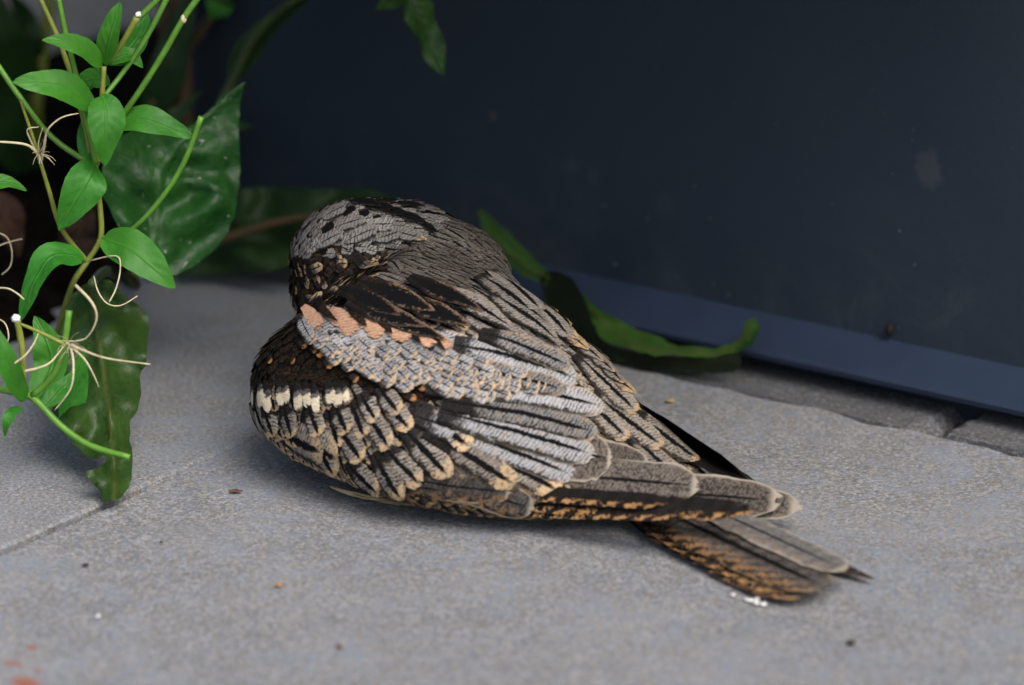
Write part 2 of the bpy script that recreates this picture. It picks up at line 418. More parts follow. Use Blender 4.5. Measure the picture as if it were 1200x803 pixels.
# ------------------------------------------------------------------ feather material
def feather_mat():
    m = NT('plumage'); uv = m.sep(m.uv('uv')); cm = m.uv('cm'); c = m.sep(cm)
    u = uv[0]; v = m.math('SUBTRACT', m.math('MULTIPLY', uv[1], 2), 1); av = m.math('ABSOLUTE', v)
    cA, cB, cT = m.attr('cA'), m.attr('cB'), m.attr('cT'); P1, P2 = m.attr('P1'), m.attr('P2')
    p1 = m.n('ShaderNodeSeparateColor'); m.put(p1.inputs[0], P1.outputs['Color']); p2 = m.n('ShaderNodeSeparateColor'); m.put(p2.inputs[0], P2.outputs['Color'])
    streak, verm, tip, rootd = p1.outputs[0], p1.outputs[1], p1.outputs[2], P1.outputs['Alpha']
    rim, bars, web, mott = p2.outputs[0], p2.outputs[1], p2.outputs[2], P2.outputs['Alpha']
    acm = m.math('ABSOLUTE', c[1])
    nz = m.noise(cm, 5.0, 3, .6); nz2 = m.noise(cm, 13.0, 3, .6); nz3 = m.noise(cm, 2.2, 2, .5)
    ncen = m.math('SUBTRACT', nz, .5); n2cen = m.math('SUBTRACT', nz2, .5)
    # fine transverse wavy dark lines (vermiculation)
    ph = m.math('ADD', m.math('MULTIPLY', c[0], 7.4), m.math('ADD', m.math('MULTIPLY', ncen, 2.2), m.math('MULTIPLY', n2cen, .8)))
    ph = m.math('SUBTRACT', ph, m.math('MULTIPLY', acm, 3.5))
    wv = m.math('SINE', m.math('MULTIPLY', ph, 6.2832))
    ln = m.step(m.math('ADD', wv, m.math('MULTIPLY', n2cen, 1.9)), .0, .55)
    wm = m.math('MULTIPLY', web, m.step(m.math('ADD', m.math('SUBTRACT', m.math('MULTIPLY', v, .28), u), m.math('MULTIPLY', ncen, .9)), -.42, -.32))
    bc = m.mix(wm, cA.outputs['Color'], cT.outputs['Color'])
    bf = m.math('MULTIPLY', m.step(m.math('ADD', nz3, m.math('MULTIPLY', n2cen, .5)), .52, .66), m.math('MULTIPLY', rim, .8))
    bc = m.mix(bf, bc, m.mix(.45, cA.outputs['Color'], cT.outputs['Color']))
    vf = m.math('ADD', .35, m.math('MULTIPLY', m.step(m.noise(cm, 3.1, 2, .5), .35, .62), .65))
    col = m.mix(m.math('MULTIPLY', m.math('MULTIPLY', ln, vf), m.math('MULTIPLY', verm, m.math('SUBTRACT', 1, m.math('MULTIPLY', wm, .7)))), bc, cB.outputs['Color'])
    # blotchy mottle in brown / dark
    mo = m.step(m.noise(cm, 7.0, 4, .65, .6), .46, .58)
    col = m.mix(m.math('MULTIPLY', mo, mott), col, cB.outputs['Color'])
    # buff wash toward the edges
    ed = m.step(m.math('ADD', av, m.math('ADD', m.math('MULTIPLY', n2cen, 1.0), m.math('MULTIPLY', ncen, 1.6))), .72, 1.0)
    col = m.mix(m.math('MULTIPLY', ed, m.math('MULTIPLY', rim, .9)), col, cT.outputs['Color'])
    col = m.mix(m.math('MULTIPLY', web, m.math('MULTIPLY', m.step(m.math('ADD', v, m.math('MULTIPLY', n2cen, .7)), .72, .86), m.step(u, .75, .5))), col, (.010, .008, .007))
    dm = m.math('MULTIPLY', m.step(m.math('ADD', m.math('MULTIPLY', v, -1), m.math('ADD', m.math('MULTIPLY', ncen, .9), m.math('MULTIPLY', n2cen, .5))), .62, .82), m.math('MULTIPLY', m.step(verm, .6, .7), m.step(u, .97, .85)))
    col = m.mix(m.math('MULTIPLY', dm, .92), col, (.008, .007, .007))  # painted shadow along the lower margin, parting the feathers
    # spots / tip
    tm = m.step(m.math('ADD', u, m.math('MULTIPLY', ncen, .35)), m.math('SUBTRACT', tip, .03), m.math('ADD', tip, .03))
    spot = m.step(m.noise(cm, 9.0, 2, .5, 1.0), .40, .47)
    col = m.mix(m.math('MULTIPLY', tm, m.math('MAXIMUM', m.math('ADD', m.math('MULTIPLY', spot, .85), .1), m.step(bars, -.1, -.5))), col, cT.outputs['Color'])
    cb = m.step(m.math('SINE', m.math('ADD', m.math('MULTIPLY', m.math('SUBTRACT', c[0], m.math('MULTIPLY', acm, .6)), 8.5), m.math('MULTIPLY', ncen, 9))), .05, .55)
    col = m.mix(m.math('MULTIPLY', m.math('MULTIPLY', cb, .85), m.math('MAXIMUM', bars, 0)), col, (.012, .010, .009))
    # bars on the lower web
    bw = m.math('SINE', m.math('ADD', m.math('MULTIPLY', m.math('SUBTRACT', c[0], m.math('MULTIPLY', acm, 1.6)), 8.0), m.math('MULTIPLY', ncen, 15)))
    bm_ = m.math('MULTIPLY', m.step(bw, .15, .5), m.step(m.math('ADD', v, m.math('MULTIPLY', n2cen, .9)), -.25, -.55))
    col = m.mix(m.math('MULTIPLY', bm_, m.math('MAXIMUM', bars, 0)), col, (.46, .25, .10))
    # shaft streak
    sw = m.math('MULTIPLY', m.math('MULTIPLY', streak, m.math('ADD', .35, m.math('SINE', m.math('MULTIPLY', u, 2.9)))), m.math('ADD', -.75, m.math('ADD', m.math('MULTIPLY', nz2, 1.8), m.math('MULTIPLY', nz, 1.5))))
    sm = m.math('MULTIPLY', m.step(m.math('SUBTRACT', av, sw), .05, -.03), m.step(streak, .001, .02))
    sm = m.math('MULTIPLY', sm, m.step(u, 1.0, .86))
    col = m.mix(sm, col, (.006, .006, .007))
    # dark base: black feather roots and painted shadow gaps
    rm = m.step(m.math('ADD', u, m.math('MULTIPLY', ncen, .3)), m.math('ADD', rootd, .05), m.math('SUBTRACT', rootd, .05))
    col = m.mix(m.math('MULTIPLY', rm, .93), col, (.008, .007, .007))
    # pale thin rim round the tip
    er = m.math('MAXIMUM', m.math('MULTIPLY', m.step(av, .86, .96), m.step(u, .35, .75)), m.step(u, .945, .985))
    col = m.mix(m.math('MULTIPLY', er, m.math('MULTIPLY', m.math('POWER', m.math('MAXIMUM', rim, 0), 2.0), .9)), col, (.45, .40, .32))
    # barbs
    bb = m.math('SINE', m.math('MULTIPLY', m.math('SUBTRACT', c[0], m.math('MULTIPLY', acm, 1.3)), 95.0))
    br = m.math('ADD', m.math('MULTIPLY', bb, .5), m.math('ADD', m.math('MULTIPLY', ln, -1.2), m.math('MULTIPLY', nz2, 2.0)))
    m.bump(br, .55, .0006)
    col = m.mix(m.math('MULTIPLY', m.step(bb, .2, .9), .16), col, m.mix(.5, col, (.01, .01, .01)))
    # frayed barb ends: the vane is cut away between barbs along its margin
    bx = m.math('SUBTRACT', c[0], m.math('MULTIPLY', acm, 1.2))
    fr = m.noise(m.comb(m.math('MULTIPLY', bx, 14.0), m.math('MULTIPLY', acm, 2.0), c[1]), 1.0, 2, .6)
    edge = m.math('MAXIMUM', m.math('MULTIPLY', av, m.step(u, .15, .5)), m.math('POWER', u, 2.0))
    ro = m.math('MULTIPLY', rim, .09)
    al = m.step(m.math('ADD', edge, m.math('MULTIPLY', m.math('SUBTRACT', fr, .5), m.math('SUBTRACT', .80, m.math('MULTIPLY', rim, .75)))), m.math('ADD', 1.0, ro), m.math('ADD', .93, ro))
    m.put(m.b.inputs['Alpha'], al)
    return m.done(col, .80, .07)
M_f = feather_mat()
def skin_mat():
    m = NT('down'); p = m.pos(); g = m.noise(p, 500, 4, .7); g2 = m.noise(p, 160, 3, .6)
    col = m.mix(m.step(g, .4, .7), (.010, .009, .008), (.07, .055, .042)); col = m.mix(m.math('MULTIPLY', m.step(g2, .58, .7), .6), col, (.20, .12, .06))
    m.bump(g, .6, .001); return m.done(col, .9, .05)
body.data.materials.clear(); body.data.materials.append(skin_mat())

SIL = (.56, .555, .575); GREY = (.30, .285, .275); BRN = (.16, .125, .095); BLK = (.010, .009, .009); DK = (.035, .029, .025)
BUF = (.56, .38, .20); ORG = (.62, .335, .20); CRM = (.74, .64, .46); RUF = (.34, .135, .045); MID = (.20, .18, .165)
#            cA    cB   cT   streak verm tip rootd rim bars web mott
TY = {
 'crown':   ((.37, .35, .325), DK, BUF, .05, .80, 2.0, .0, .15, 0, 0, .25),
 'crownblk':(BLK, BLK, BUF, .6, .2, 2.0, .3, .1, 0, 0, .1),
 'face':    (DK, BLK, RUF, .00, .6, 1.1, .35, .25, 0, 0, .6),
 'facebuff':(MID, BLK, BUF, .10, .6, .60, .35, .2, 0, 0, .4),
 'nape':    ((.22, .195, .17), BLK, BUF, .16, .65, 2.0, .10, .10, 0, 0, .35),
 'mantle':  ((.38, .345, .305), BLK, BUF, .15, .72, 2.0, .08, .30, 0, 0, .22),
 'back':    ((.40, .355, .30), DK, BUF, .14, .8, .93, .15, .35, 0, 0, .35),
 'backbuf': ((.40, .30, .20), BRN, BUF, .12, .8, .6, .22, .3, 0, 0, .5),
 'darkruf': ((.22, .15, .10), (.006, .005, .005), (.40, .20, .09), .62, 1.0, 2.0, .3, .45, 0, 0, .45),
 'orange':  (SIL, DK, BUF, .00, .90, 2.0, .06, .5, 0, 0, .16),
 'crest':   ((.85, .50, .32), (.04, .03, .025), BUF, .00, .50, 2.0, .02, -.45, 0, 0, .15),
 'scapmix': ((.52, .51, .52), BLK, (.66, .47, .28), .06, .95, .88, .22, .35, 0, 0, .28),
 'silver':  (SIL, DK, BUF, .11, .80, 2.0, .14, .60, 0, 0, .14),
 'silverg': ((.40, .385, .375), BLK, BUF, .13, .9, 2.0, .22, .62, 0, 0, .28),
 'lesser':  ((.050, .032, .018), (.006, .005, .005), RUF, .00, 1.0, 2.0, .35, .0, 0, 0, .75),
 'rust':    ((.05, .035, .025), BLK, (.50, .22, .09), .0, .8, .72, .3, .0, 0, 0, .6),
 'white':   (MID, DK, CRM, .00, .8, .50, .34, -.45, -1, 0, .3),
 'covert':  ((.46, .40, .34), BLK, (.66, .47, .27), .18, .95, .80, .34, .15, 0, 0, .40),
 'covdark': ((.16, .14, .125), BLK, BUF, .16, .7, .80, .45, .4, .5, 0, .60),
 'slat':    ((.13, .115, .105), BLK, (.24, .17, .11), .06, .7, 2.0, .25, .85, .35, 0, .6),
 'prim':    ((.20, .172, .148), (.030, .024, .020), (.18, .15, .12), .05, .55, 2.0, .15, .95, .0, 0, .85),
 'primbar': ((.03, .026, .024), BLK, (.05, .04, .03), .0, .5, 2.0, .1, .1, 1.0, 0, .5),
 'primdk':  ((.014, .012, .011), BLK, (.03, .02, .015), .0, .4, 2.0, .3, .0, .08, 0, .5),
 'tailbar': ((.09, .078, .07), BLK, ORG, .10, .7, 2.0, .2, .3, .9, 0, .6),
 'tailgry': ((.23, .20, .18), (.015, .013, .012), BUF, .10, .9, 2.0, .2, .4, .55, 0, .45),
 'tailpal': ((.29, .27, .26), (.06, .055, .05), (.36, .33, .28), .06, .45, 2.0, .1, .9, .25, 0, .3),
 'taillace':((.10, .09, .085), BLK, BUF, .10, .9, 2.0, .2, .2, .3, 0, .8),
 'belly':   (BRN, BLK, BUF, .0, .9, .85, .3, .3, .4, 0, .5),
}
ATTR = ('cA', 'cB', 'cT', 'P1', 'P2')
def feather_geo(P0, P1, hw, typ, surf=True, nrm=None, lift0=.0006, lift1=.0012, nu=9, nv=6, camber=.12, shape='round', sag=0.0, rnd=RND, up=1):
    """grid of points for one feather; up = +1 if v>0 is the upper side in the picture"""
    V = []; UV = []; CM = []; d = P1 - P0; L = d.length
    seed = rnd.uniform(0, 50); rl = rnd.uniform(0, .0005)
    if surf:
        cpts = [near(P0.lerp(P1, i / 4)) for i in range(5)]
    for i in range(nu + 1):
        t = i / nu; u = 1 - (1 - t) ** 1.5
        if surf:
            k = min(int(u * 4), 3); f = u * 4 - k
            c = cpts[k][0].lerp(cpts[k + 1][0], f); n = cpts[k][1].lerp(cpts[k + 1][1], f).normalized()
        else:
            c = P0 + d * u + nrm * (-sag * 4 * (u - .5) ** 2 * L + sag * L); n = nrm
        dd = d - n * d.dot(n); dd.normalize(); side = n.cross(dd)
        if shape == 'round':
            w = (.45 + .55 * min(1, u / .4)) * (1 if u < .68 else sqrt(max(0.0, 1 - ((u - .68) / .325) ** 2.2)))
        elif shape == 'long':
            w = (.6 + .4 * min(1, u / .3)) * (1 if u < .80 else sqrt(max(0.0, 1 - ((u - .80) / .205) ** 2.0)))
        else:
            w = (.5 + .5 * min(1, u / .35)) * (1 if u < .4 else max(0.02, 1 - ((u - .4) / .61) ** 1.7))
        for j in range(nv + 1):
            v = j / nv * 2 - 1
            jit = 1 + (.09 * rnd.uniform(-1, 1) if abs(v) > .9 or i == nu else 0)
            p = c + side * (v * w * hw * jit) + (dd * (L * .02 * rnd.uniform(-1, 1)) if i == nu else dd * 0)
            off = lift0 + lift1 * u + rl - camber * hw * v * v * (w ** 2) * .6
            if surf:
                q, qn = near(p); q = q.lerp(p, .15)
                p = q + qn * max(off, .0002)
            else:
                p = p + n * off
            if p.z < .0006: p.z = .0006 + rnd.uniform(0, .0002)
            V.append(p); UV.append((u, (v * up * .5 + .5))); CM.append((u * L * 100 + seed, v * w * hw * 100 + seed * .37))
    F = []
    for i in range(nu):
        for j in range(nv):
            a = i * (nv + 1) + j; F.append((a, a + 1, a + nv + 2, a + nv + 1))
    T = TY[typ]; k = rnd.uniform(.60, 1.0); kt = rnd.uniform(.85, 1.1)
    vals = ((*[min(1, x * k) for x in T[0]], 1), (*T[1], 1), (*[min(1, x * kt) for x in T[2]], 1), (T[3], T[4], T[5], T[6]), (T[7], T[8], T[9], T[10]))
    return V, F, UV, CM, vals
def set_attrs(me, vals_per_vert):
    for ai, name in enumerate(ATTR):
        a = me.attributes.new(name, 'FLOAT_COLOR', 'POINT'); flat = []
        for v in vals_per_vert: flat += v[ai]
        a.data.foreach_set('color', flat)
def feather_obj(name, geo):
    V, F, UV, CM, vals = geo
    o = mesh_obj(name, V, F, M_f, bird, True, {'uv': UV, 'cm': CM}); set_attrs(o.data, [vals] * len(V)); return o
class Bunch:
    def __init__(s): s.V = []; s.F = []; s.UV = []; s.CM = []; s.A = []
    def add(s, geo):
        V, F, UV, CM, vals = geo; b = len(s.V); s.V += V; s.F += [tuple(i + b for i in f) for f in F]; s.UV += UV; s.CM += CM; s.A += [vals] * len(V)
    def build(s, name):
        o = mesh_obj(name, s.V, s.F, M_f, bird, True, {'uv': s.UV, 'cm': s.CM}); set_attrs(o.data, s.A); o['kind'] = 'stuff'; return o

# ------------------------------------------------------------------ flow of the plumage and zones (measured on the photograph)
FLOW = [((365, 285), (1, -1)), ((380, 262), (1, -.8)), ((400, 252), (1, -.5)), ((450, 243), (1, .05)), ((520, 258), (1, .45)), ((560, 285), (1, .8)), ((400, 305), (1, .1)), ((380, 335), (.4, .9)), ((430, 320), (1, .5)),
        ((480, 310), (1, .5)), ((530, 310), (1, .6)), ((600, 340), (1, .75)), ((660, 390), (1, .85)), ((720, 450), (1, .85)), ((790, 540), (1, .6)), ((700, 500), (1, .5)),
        ((315, 400), (.15, 1)), ((320, 440), (.15, 1)), ((330, 500), (.25, 1)), ((350, 540), (.35, 1)), ((400, 480), (.35, 1)), ((400, 530), (.5, 1)), ((450, 500), (.8, 1)), ((500, 520), (1, .75)), ((560, 560), (1, .5)), ((620, 590), (1, .35)),
        ((380, 385), (.8, .9)), ((450, 400), (1, .75)), ((430, 440), (.8, .8)), ((560, 420), (1, .6)), ((560, 460), (1, .4)), ((640, 470), (1, .35)), ((640, 530), (1, .4)), ((700, 560), (1, .2)), ((500, 360), (1, .6))]
def flow_px(x, y):
    sx = sy = 0
    for (a, b), (dx, dy) in FLOW:
        w = 1 / (60 + (a - x) ** 2 + (b - y) ** 2) ** 1.5; l = sqrt(dx * dx + dy * dy); sx += dx / l * w; sy += dy / l * w
    l = sqrt(sx * sx + sy * sy) or 1; return sx / l, sy / l
def inpoly(x, y, P):
    r = False; n = len(P)
    for i in range(n):
        x1, y1 = P[i]; x2, y2 = P[(i + 1) % n]
        if (y1 > y) != (y2 > y) and x < (x2 - x1) * (y - y1) / (y2 - y1) + x1: r = not r
    return r
ZONES = [
 ('crown', [(340, 300), (350, 255), (400, 225), (470, 220), (505, 235), (520, 262), (505, 275), (490, 280), (470, 285), (440, 292), (410, 298), (375, 302)], 17, 7),
 ('face',  [(340, 300), (375, 300), (440, 292), (460, 300), (440, 330), (420, 350), (390, 370), (360, 375), (330, 360)], 13, 5),
 ('nape',  [(440, 292), (490, 280), (505, 230), (560, 240), (610, 295), (585, 305), (560, 330), (520, 350), (470, 365), (430, 360), (425, 340)], 40, 8),
 ('mantle', [(560, 292), (600, 290), (680, 360), (700, 400), (640, 440), (580, 400), (540, 365), (470, 365), (520, 350), (560, 330)], 50, 9),
 ('back',  [(680, 360), (740, 430), (830, 560), (700, 540), (660, 480), (640, 440), (700, 400)], 42, 11),
 ('lesser', [(290, 330), (360, 350), (385, 400), (420, 428), (520, 452), (590, 468), (560, 485), (440, 462), (400, 455), (290, 452)], 17, 8),
 ('covdark', [(440, 560), (500, 540), (620, 600), (580, 630), (430, 590)], 30, 10),
]
def zone(x, y):
    for nm, P, L, w in ZONES:
        if inpoly(x, y, P): return nm, L, w
    return 'covert', 28, 10
MID0 = SP[5]; HDG = (SP[7] - SP[1]); HDG.z = 0; HDG.normalize(); LFT = Vector((-HDG.y, HDG.x, 0))
def reflect(p): return p - LFT * (2 * (p - MID0).dot(LFT))
def fill():
    areas = []; tot = 0
    for p in me.polygons:
        tot += p.area; areas.append(tot)
    import bisect
    R = random.Random(3); placed = []; B = Bunch(); cell = {}
    tries = 0
    while tries < 16000:
        tries += 1
        k = bisect.bisect(areas, R.uniform(0, tot)); k = min(k, len(areas) - 1)
        f = me.polygons[k]; p = f.center.copy(); n = f.normal
        if p.z < .004: continue
        vis = n.dot(CAM - p) > 0
        side = (p - MID0).dot(LFT)
        mirror = (not vis) and side < 0
        q = reflect(p) if mirror else p
        x, y = topx(q); nm, L, w = zone(x, y)
        if p.z < .012 and (nm != 'covdark'): nm = 'belly' if not vis else nm
        L = L / PPM; w = w / PPM; r = w * 1.05
        key = (int(p.x / .004), int(p.y / .004), int(p.z / .004)); bad = False
        for ix in (-1, 0, 1):
            for iy in (-1, 0, 1):
                for iz in (-1, 0, 1):
                    for o in cell.get((key[0] + ix, key[1] + iy, key[2] + iz), ()):
                        if (o - p).length < r: bad = True
        if bad: continue
        cell.setdefault(key, []).append(p)
        fx, fy = flow_px(x, y)
        # image direction -> tangent direction
        qn = reflect(MID0 + n) - MID0 if mirror else n
        dv = RGT * fx - UPV * fy
        vw = (CAM - q).normalized(); den = vw.dot(qn)
        if abs(den) > .25: dv = dv - vw * (dv.dot(qn) / den)
        else: dv = dv - qn * dv.dot(qn)
        if dv.length < 1e-6: continue
        dv.normalize()
        if mirror: dv = dv - LFT * (2 * dv.dot(LFT))
        dv = (dv + Vector((R.uniform(-.12, .12), R.uniform(-.12, .12), R.uniform(-.1, .1)))).normalized()
        if nm == 'face' and R.random() < .25: nm = 'facebuff'
        if nm == 'crown' and R.random() < .06: nm = 'crownblk'
        if nm == 'back' and R.random() < .12: nm = 'backbuf'
        L *= R.uniform(.8, 1.2)
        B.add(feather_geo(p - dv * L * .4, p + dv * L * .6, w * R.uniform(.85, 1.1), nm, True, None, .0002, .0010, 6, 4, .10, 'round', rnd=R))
    B.build('plumage'); print('fill feathers', len(B.A) // 35)
fill()

# ------------------------------------------------------------------ named feathers
def sf(name, x0, y0, x1, y1, hw, typ, l0=.0010, l1=.0014, **kw):
    a = hit(x0, y0); b = hit(x1, y1)
    if a is None or b is None:
        print('miss', name, x0, y0, x1, y1, a is None, b is None); 
        if a is None: a = near(atz(x0, y0, .02))[0]
        if b is None: b = near(atz(x1, y1, .02))[0]
    up = 1
    n = near(a.lerp(b, .5))[1]; side = n.cross(b - a)
    if side.dot(UPV) < 0: up = -1
    # foreshortening: width given in px across the feather as seen
    s = side.normalized(); sp = Vector((s.dot(RGT), s.dot(UPV)))
    dpx = Vector((x1 - x0, -(y1 - y0))).normalized(); per = Vector((-dpx.y, dpx.x))
    fac = max(.45, abs(sp.dot(per)))
    return feather_obj(name, feather_geo(a, b, hw / PPM / fac, typ, True, None, l0, l1, up=up, **kw))

# crown streaks
for a in ((412, 238, 446, 250, 5.5), (430, 243, 462, 252, 6), (446, 246, 478, 258, 5.5), (464, 252, 500, 270, 5), (466, 241, 496, 251, 3.5), (490, 262, 512, 280, 4), (440, 238, 470, 243, 3)):
    sf('crown_feather', *a, 'crownblk', .0012, .0014, shape='point')
for a in ((357, 268, 372, 258, 6), (372, 290, 405, 276, 8), (392, 270, 425, 262, 8), (405, 285, 440, 272, 8), (430, 266, 462, 268, 8), (440, 282, 470, 276, 8), (458, 272, 492, 284, 8), (380, 258, 408, 248, 7)):
    sf('crown_feather', *a, 'crown', .0012, .0014)
for a in ((412, 298, 445, 318, 6), (470, 275, 500, 288, 4.5), (380, 350, 402, 330, 5), (398, 338, 414, 334, 5), (362, 318, 382, 310, 5), (360, 352, 374, 345, 6), (368, 360, 378, 350, 4), (390, 348, 398, 342, 5)):
    sf('cheek_feather', *a, 'facebuff', .0012, .0012)

# wing: stacked lower coverts (slats), from below upward
for a in ((450, 560, 583, 611, 10, 'slat'), (466, 556, 600, 604, 13, 'slat'), (476, 540, 622, 591, 17, 'slat'), (492, 520, 652, 572, 21, 'slat')):
    sf('covert_feather', *a, .0014, .0016, shape='long', nu=14)
rows = [
 [(300, 462, 312, 512, 9), (318, 476, 326, 520, 10), (340, 478, 350, 520, 10), (362, 480, 374, 522, 11), (386, 478, 402, 522, 12), (412, 470, 432, 512, 12)],
 [(322, 500, 345, 552, 10), (342, 508, 362, 557, 12), (372, 506, 400, 551, 13), (400, 498, 430, 538, 13), (428, 480, 462, 524, 13), (448, 465, 484, 504, 12), (410, 540, 450, 572, 11), (440, 530, 476, 578, 12), (452, 520, 496, 566, 13), (472, 500, 530, 556, 15), (482, 476, 552, 524, 17)],
 [(300, 478, 318, 504, 8), (316, 476, 330, 506, 9), (338, 474, 352, 508, 10), (366, 474, 382, 508, 11), (396, 474, 414, 506, 12), (425, 462, 446, 494, 11), (445, 456, 472, 486, 11)],
]
for r, (row, l0) in enumerate(zip(rows, (.0012, .0016, .0020))):
    for a in row: sf('covert_feather', *a, 'covert', l0, .0014, nu=10, nv=8)
for a in ((545, 520, 588, 552, 13),):
    sf('covert_feather', *a, 'covert', .0024, .0012, nu=10, nv=8)
# black speckled lesser coverts and the cream-tipped row
for a in ((304, 446, 309, 476, 4), (311, 444, 317, 474, 5), (318, 446, 323, 480, 5), (333, 445, 338, 474, 5), (339, 446, 346, 470, 5), (354, 448, 359, 480, 5.5), (363, 448, 369, 476, 5), (372, 450, 379, 482, 5), (388, 448, 396, 474, 6), (395, 448, 404, 478, 6), (402, 450, 414, 472, 5)):
    sf('covert_feather', *a, 'white', .0024, .0012, nu=10, nv=8)
for a in ((352, 400, 366, 412, 5), (368, 408, 379, 416, 5), (382, 418, 394, 434, 5), (372, 404, 384, 422, 5), (420, 428, 436, 444, 5), (448, 438, 460, 446, 6), (486, 448, 500, 460, 5), (500, 456, 514, 464, 5),
          (440, 448, 456, 456, 4), (462, 452, 480, 462, 4), (520, 462, 540, 470, 5), (548, 462, 572, 470, 7), (470, 462, 490, 472, 4), (345, 418, 352, 428, 3.5), (322, 418, 326, 428, 3), (410, 440, 424, 450, 4)):
    sf('covert_feather', *a, 'rust', .0022, .0012)

# primaries of the near wing: free of the body at the back (px, height)
def ff(name, x0, y0, z0, x1, y1, z1, hw, typ, nrm, l0=0, **kw):
    a = atz(x0, y0, z0); b = atz(x1, y1, z1); h_ = hit(x0, y0)
    if h_ is not None and name == 'flight_feather': a = h_ + ray(x0, y0) * kw.pop('push', .004)
    n = Vector(nrm); d = b - a; n = (n - d * (n.dot(d) / d.length_squared)).normalized()
    side = n.cross(d); up = 1 if side.dot(UPV) > 0 else -1
    s = side.normalized(); sp = Vector((s.dot(RGT), s.dot(UPV))); dpx = Vector((x1 - x0, -(y1 - y0))).normalized(); per = Vector((-dpx.y, dpx.x))
    fac = max(.3, abs(sp.dot(per)))
    return feather_obj(name, feather_geo(a, b, hw / PPM / fac, typ, False, n, l0, .0002, up=up, shape=kw.pop('shape', 'long'), nu=16, nv=8, **kw))
NP = (-.15, -.62, .77)
ff('flight_feather', 600, 596, .010, 800, 600, .018, 9, 'primbar', NP, -.0008)
ff('flight_feather', 600, 576, .016, 780, 588, .020, 9, 'primbar', NP, -.0004)
ff('flight_feather', 600, 588, .014, 880, 597, .021, 12, 'primbar', NP, -.0004)
ff('flight_feather', 640, 575, .020, 937, 594, .0090, 18, 'prim', NP, 0, sag=.01, push=.014)
ff('flight_feather', 640, 570, .022, 913, 588, .0115, 22, 'prim', NP, 0, sag=.01, push=.010)
ff('flight_feather', 640, 556, .022, 817, 570, .0180, 24, 'prim', NP, 0, sag=.01, push=.005, shape='round')
for a in ((620, 536, 756, 552, 26), (600, 524, 711, 541, 27)):
    sf('flight_feather', *a, 'prim', .0012 + .0004 * (817 - a[2]) / 55, .0012, shape='round', nu=16, nv=8)

# scapulars and tertials
for q, a in enumerate(((500, 505, 604, 566, 14, 'covert'), (545, 520, 655, 574, 14, 'covert'), (486, 488, 668, 557, 16, 'silver'), (515, 486, 690, 537, 17, 'silver'), (520, 474, 694, 514, 14, 'silverg'), (500, 455, 700, 486, 16, 'silver'), (505, 436, 655, 466, 12, 'silverg'), (530, 412, 668, 454, 17, 'silver'), (560, 400, 660, 440, 11, 'silverg'))):
    sf('scapular_feather', *a, .0022 + .0002 * q, .0014, shape='long', nu=16, nv=10)
for a in ((506, 398, 610, 462, 19), (480, 392, 572, 466, 19), (452, 386, 528, 460, 19), (424, 378, 494, 450, 19), (398, 372, 456, 442, 18), (380, 368, 428, 430, 15)):
    sf('scapular_feather', *a, 'orange', .0028, .0014, nu=14, nv=10)
B2 = Bunch(); R2 = random.Random(11)
SCP = [(360, 388), (395, 402), (450, 412), (515, 422), (600, 440), (640, 450), (600, 466), (560, 470), (500, 458), (440, 446), (395, 425), (362, 392)]
pp = []
for k in range(900):
    x, y = R2.uniform(355, 640), R2.uniform(365, 475)
    if not inpoly(x, y, SCP) or any((x - a) ** 2 + ((y - b) * 1.3) ** 2 < 62 for a, b in pp): continue
    pp.append((x, y))
for x, y in sorted(pp):
    fx, fy = flow_px(x, y); L = R2.uniform(20, 34); a = hit(x - fx * L * .5, y - fy * L * .5); b = hit(x + fx * L * .5, y + fy * L * .5)
    if a and b: B2.add(feather_geo(a, b, R2.uniform(7, 10) / PPM, 'scapmix', True, None, .0034, .0014, 8, 6, .1, rnd=R2))
B2.build('scapular_plumage')
for a in ((362, 368, 386, 392, 8), (392, 370, 420, 400, 10), (424, 375, 450, 403, 10), (454, 384, 482, 408, 9), (487, 396, 510, 415, 7), (513, 405, 528, 418, 5)):
    sf('scapular_feather', *a, 'crest', .0036 + RND.uniform(0, .0005), .0012, nu=12, nv=8)
    if a[0] > 370: sf('scapular_feather', a[0] - 14, a[1] - 10, a[0] + 9, a[1] + 18, a[4] * .55, 'lesser', .0042, .0012, shape='point')
for a in ((404, 352, 470, 384, 11), (412, 362, 500, 398, 11), (440, 374, 522, 411, 9), (425, 342, 510, 380, 12), (470, 360, 548, 397, 11), (478, 336, 562, 380, 10), (520, 350, 600, 402, 11)):
    sf('scapular_feather', *a, 'darkruf' if a[0] < 500 else 'mantle', .0046, .0012, shape='point', nu=14, nv=8)
for a in ((540, 372, 640, 432, 14), (575, 352, 650, 412, 13), (600, 400, 672, 452, 14), (560, 330, 640, 392, 12)):
    sf('mantle_feather', *a, 'mantle', .0026, .0012, shape='point', nu=14, nv=8)
# pale braces along the back
for x, y in ((622, 350), (636, 364), (650, 380), (662, 395), (674, 408), (688, 420), (700, 433), (714, 446), (726, 458)):
    sf('mantle_feather', x - 16 + RND.uniform(-3, 3), y - 16, x + 10 + RND.uniform(-3, 3), y + 12, 7, 'backbuf' if RND.random() < .6 else 'back', .0026, .0012, shape='point')
for a in ((572, 322, 630, 374, 9), (604, 348, 662, 404, 9), (640, 362, 704, 428, 9), (680, 395, 745, 470, 9), (700, 420, 775, 505, 10), (670, 420, 740, 490, 12), (690, 465, 770, 530, 13), (665, 455, 730, 520, 13), (740, 490, 812, 548, 12), (730, 510, 830, 562, 12)):
    sf('mantle_feather', *a, 'back' if a[0] > 640 else 'mantle', .0022, .0012, nu=12, nv=8)

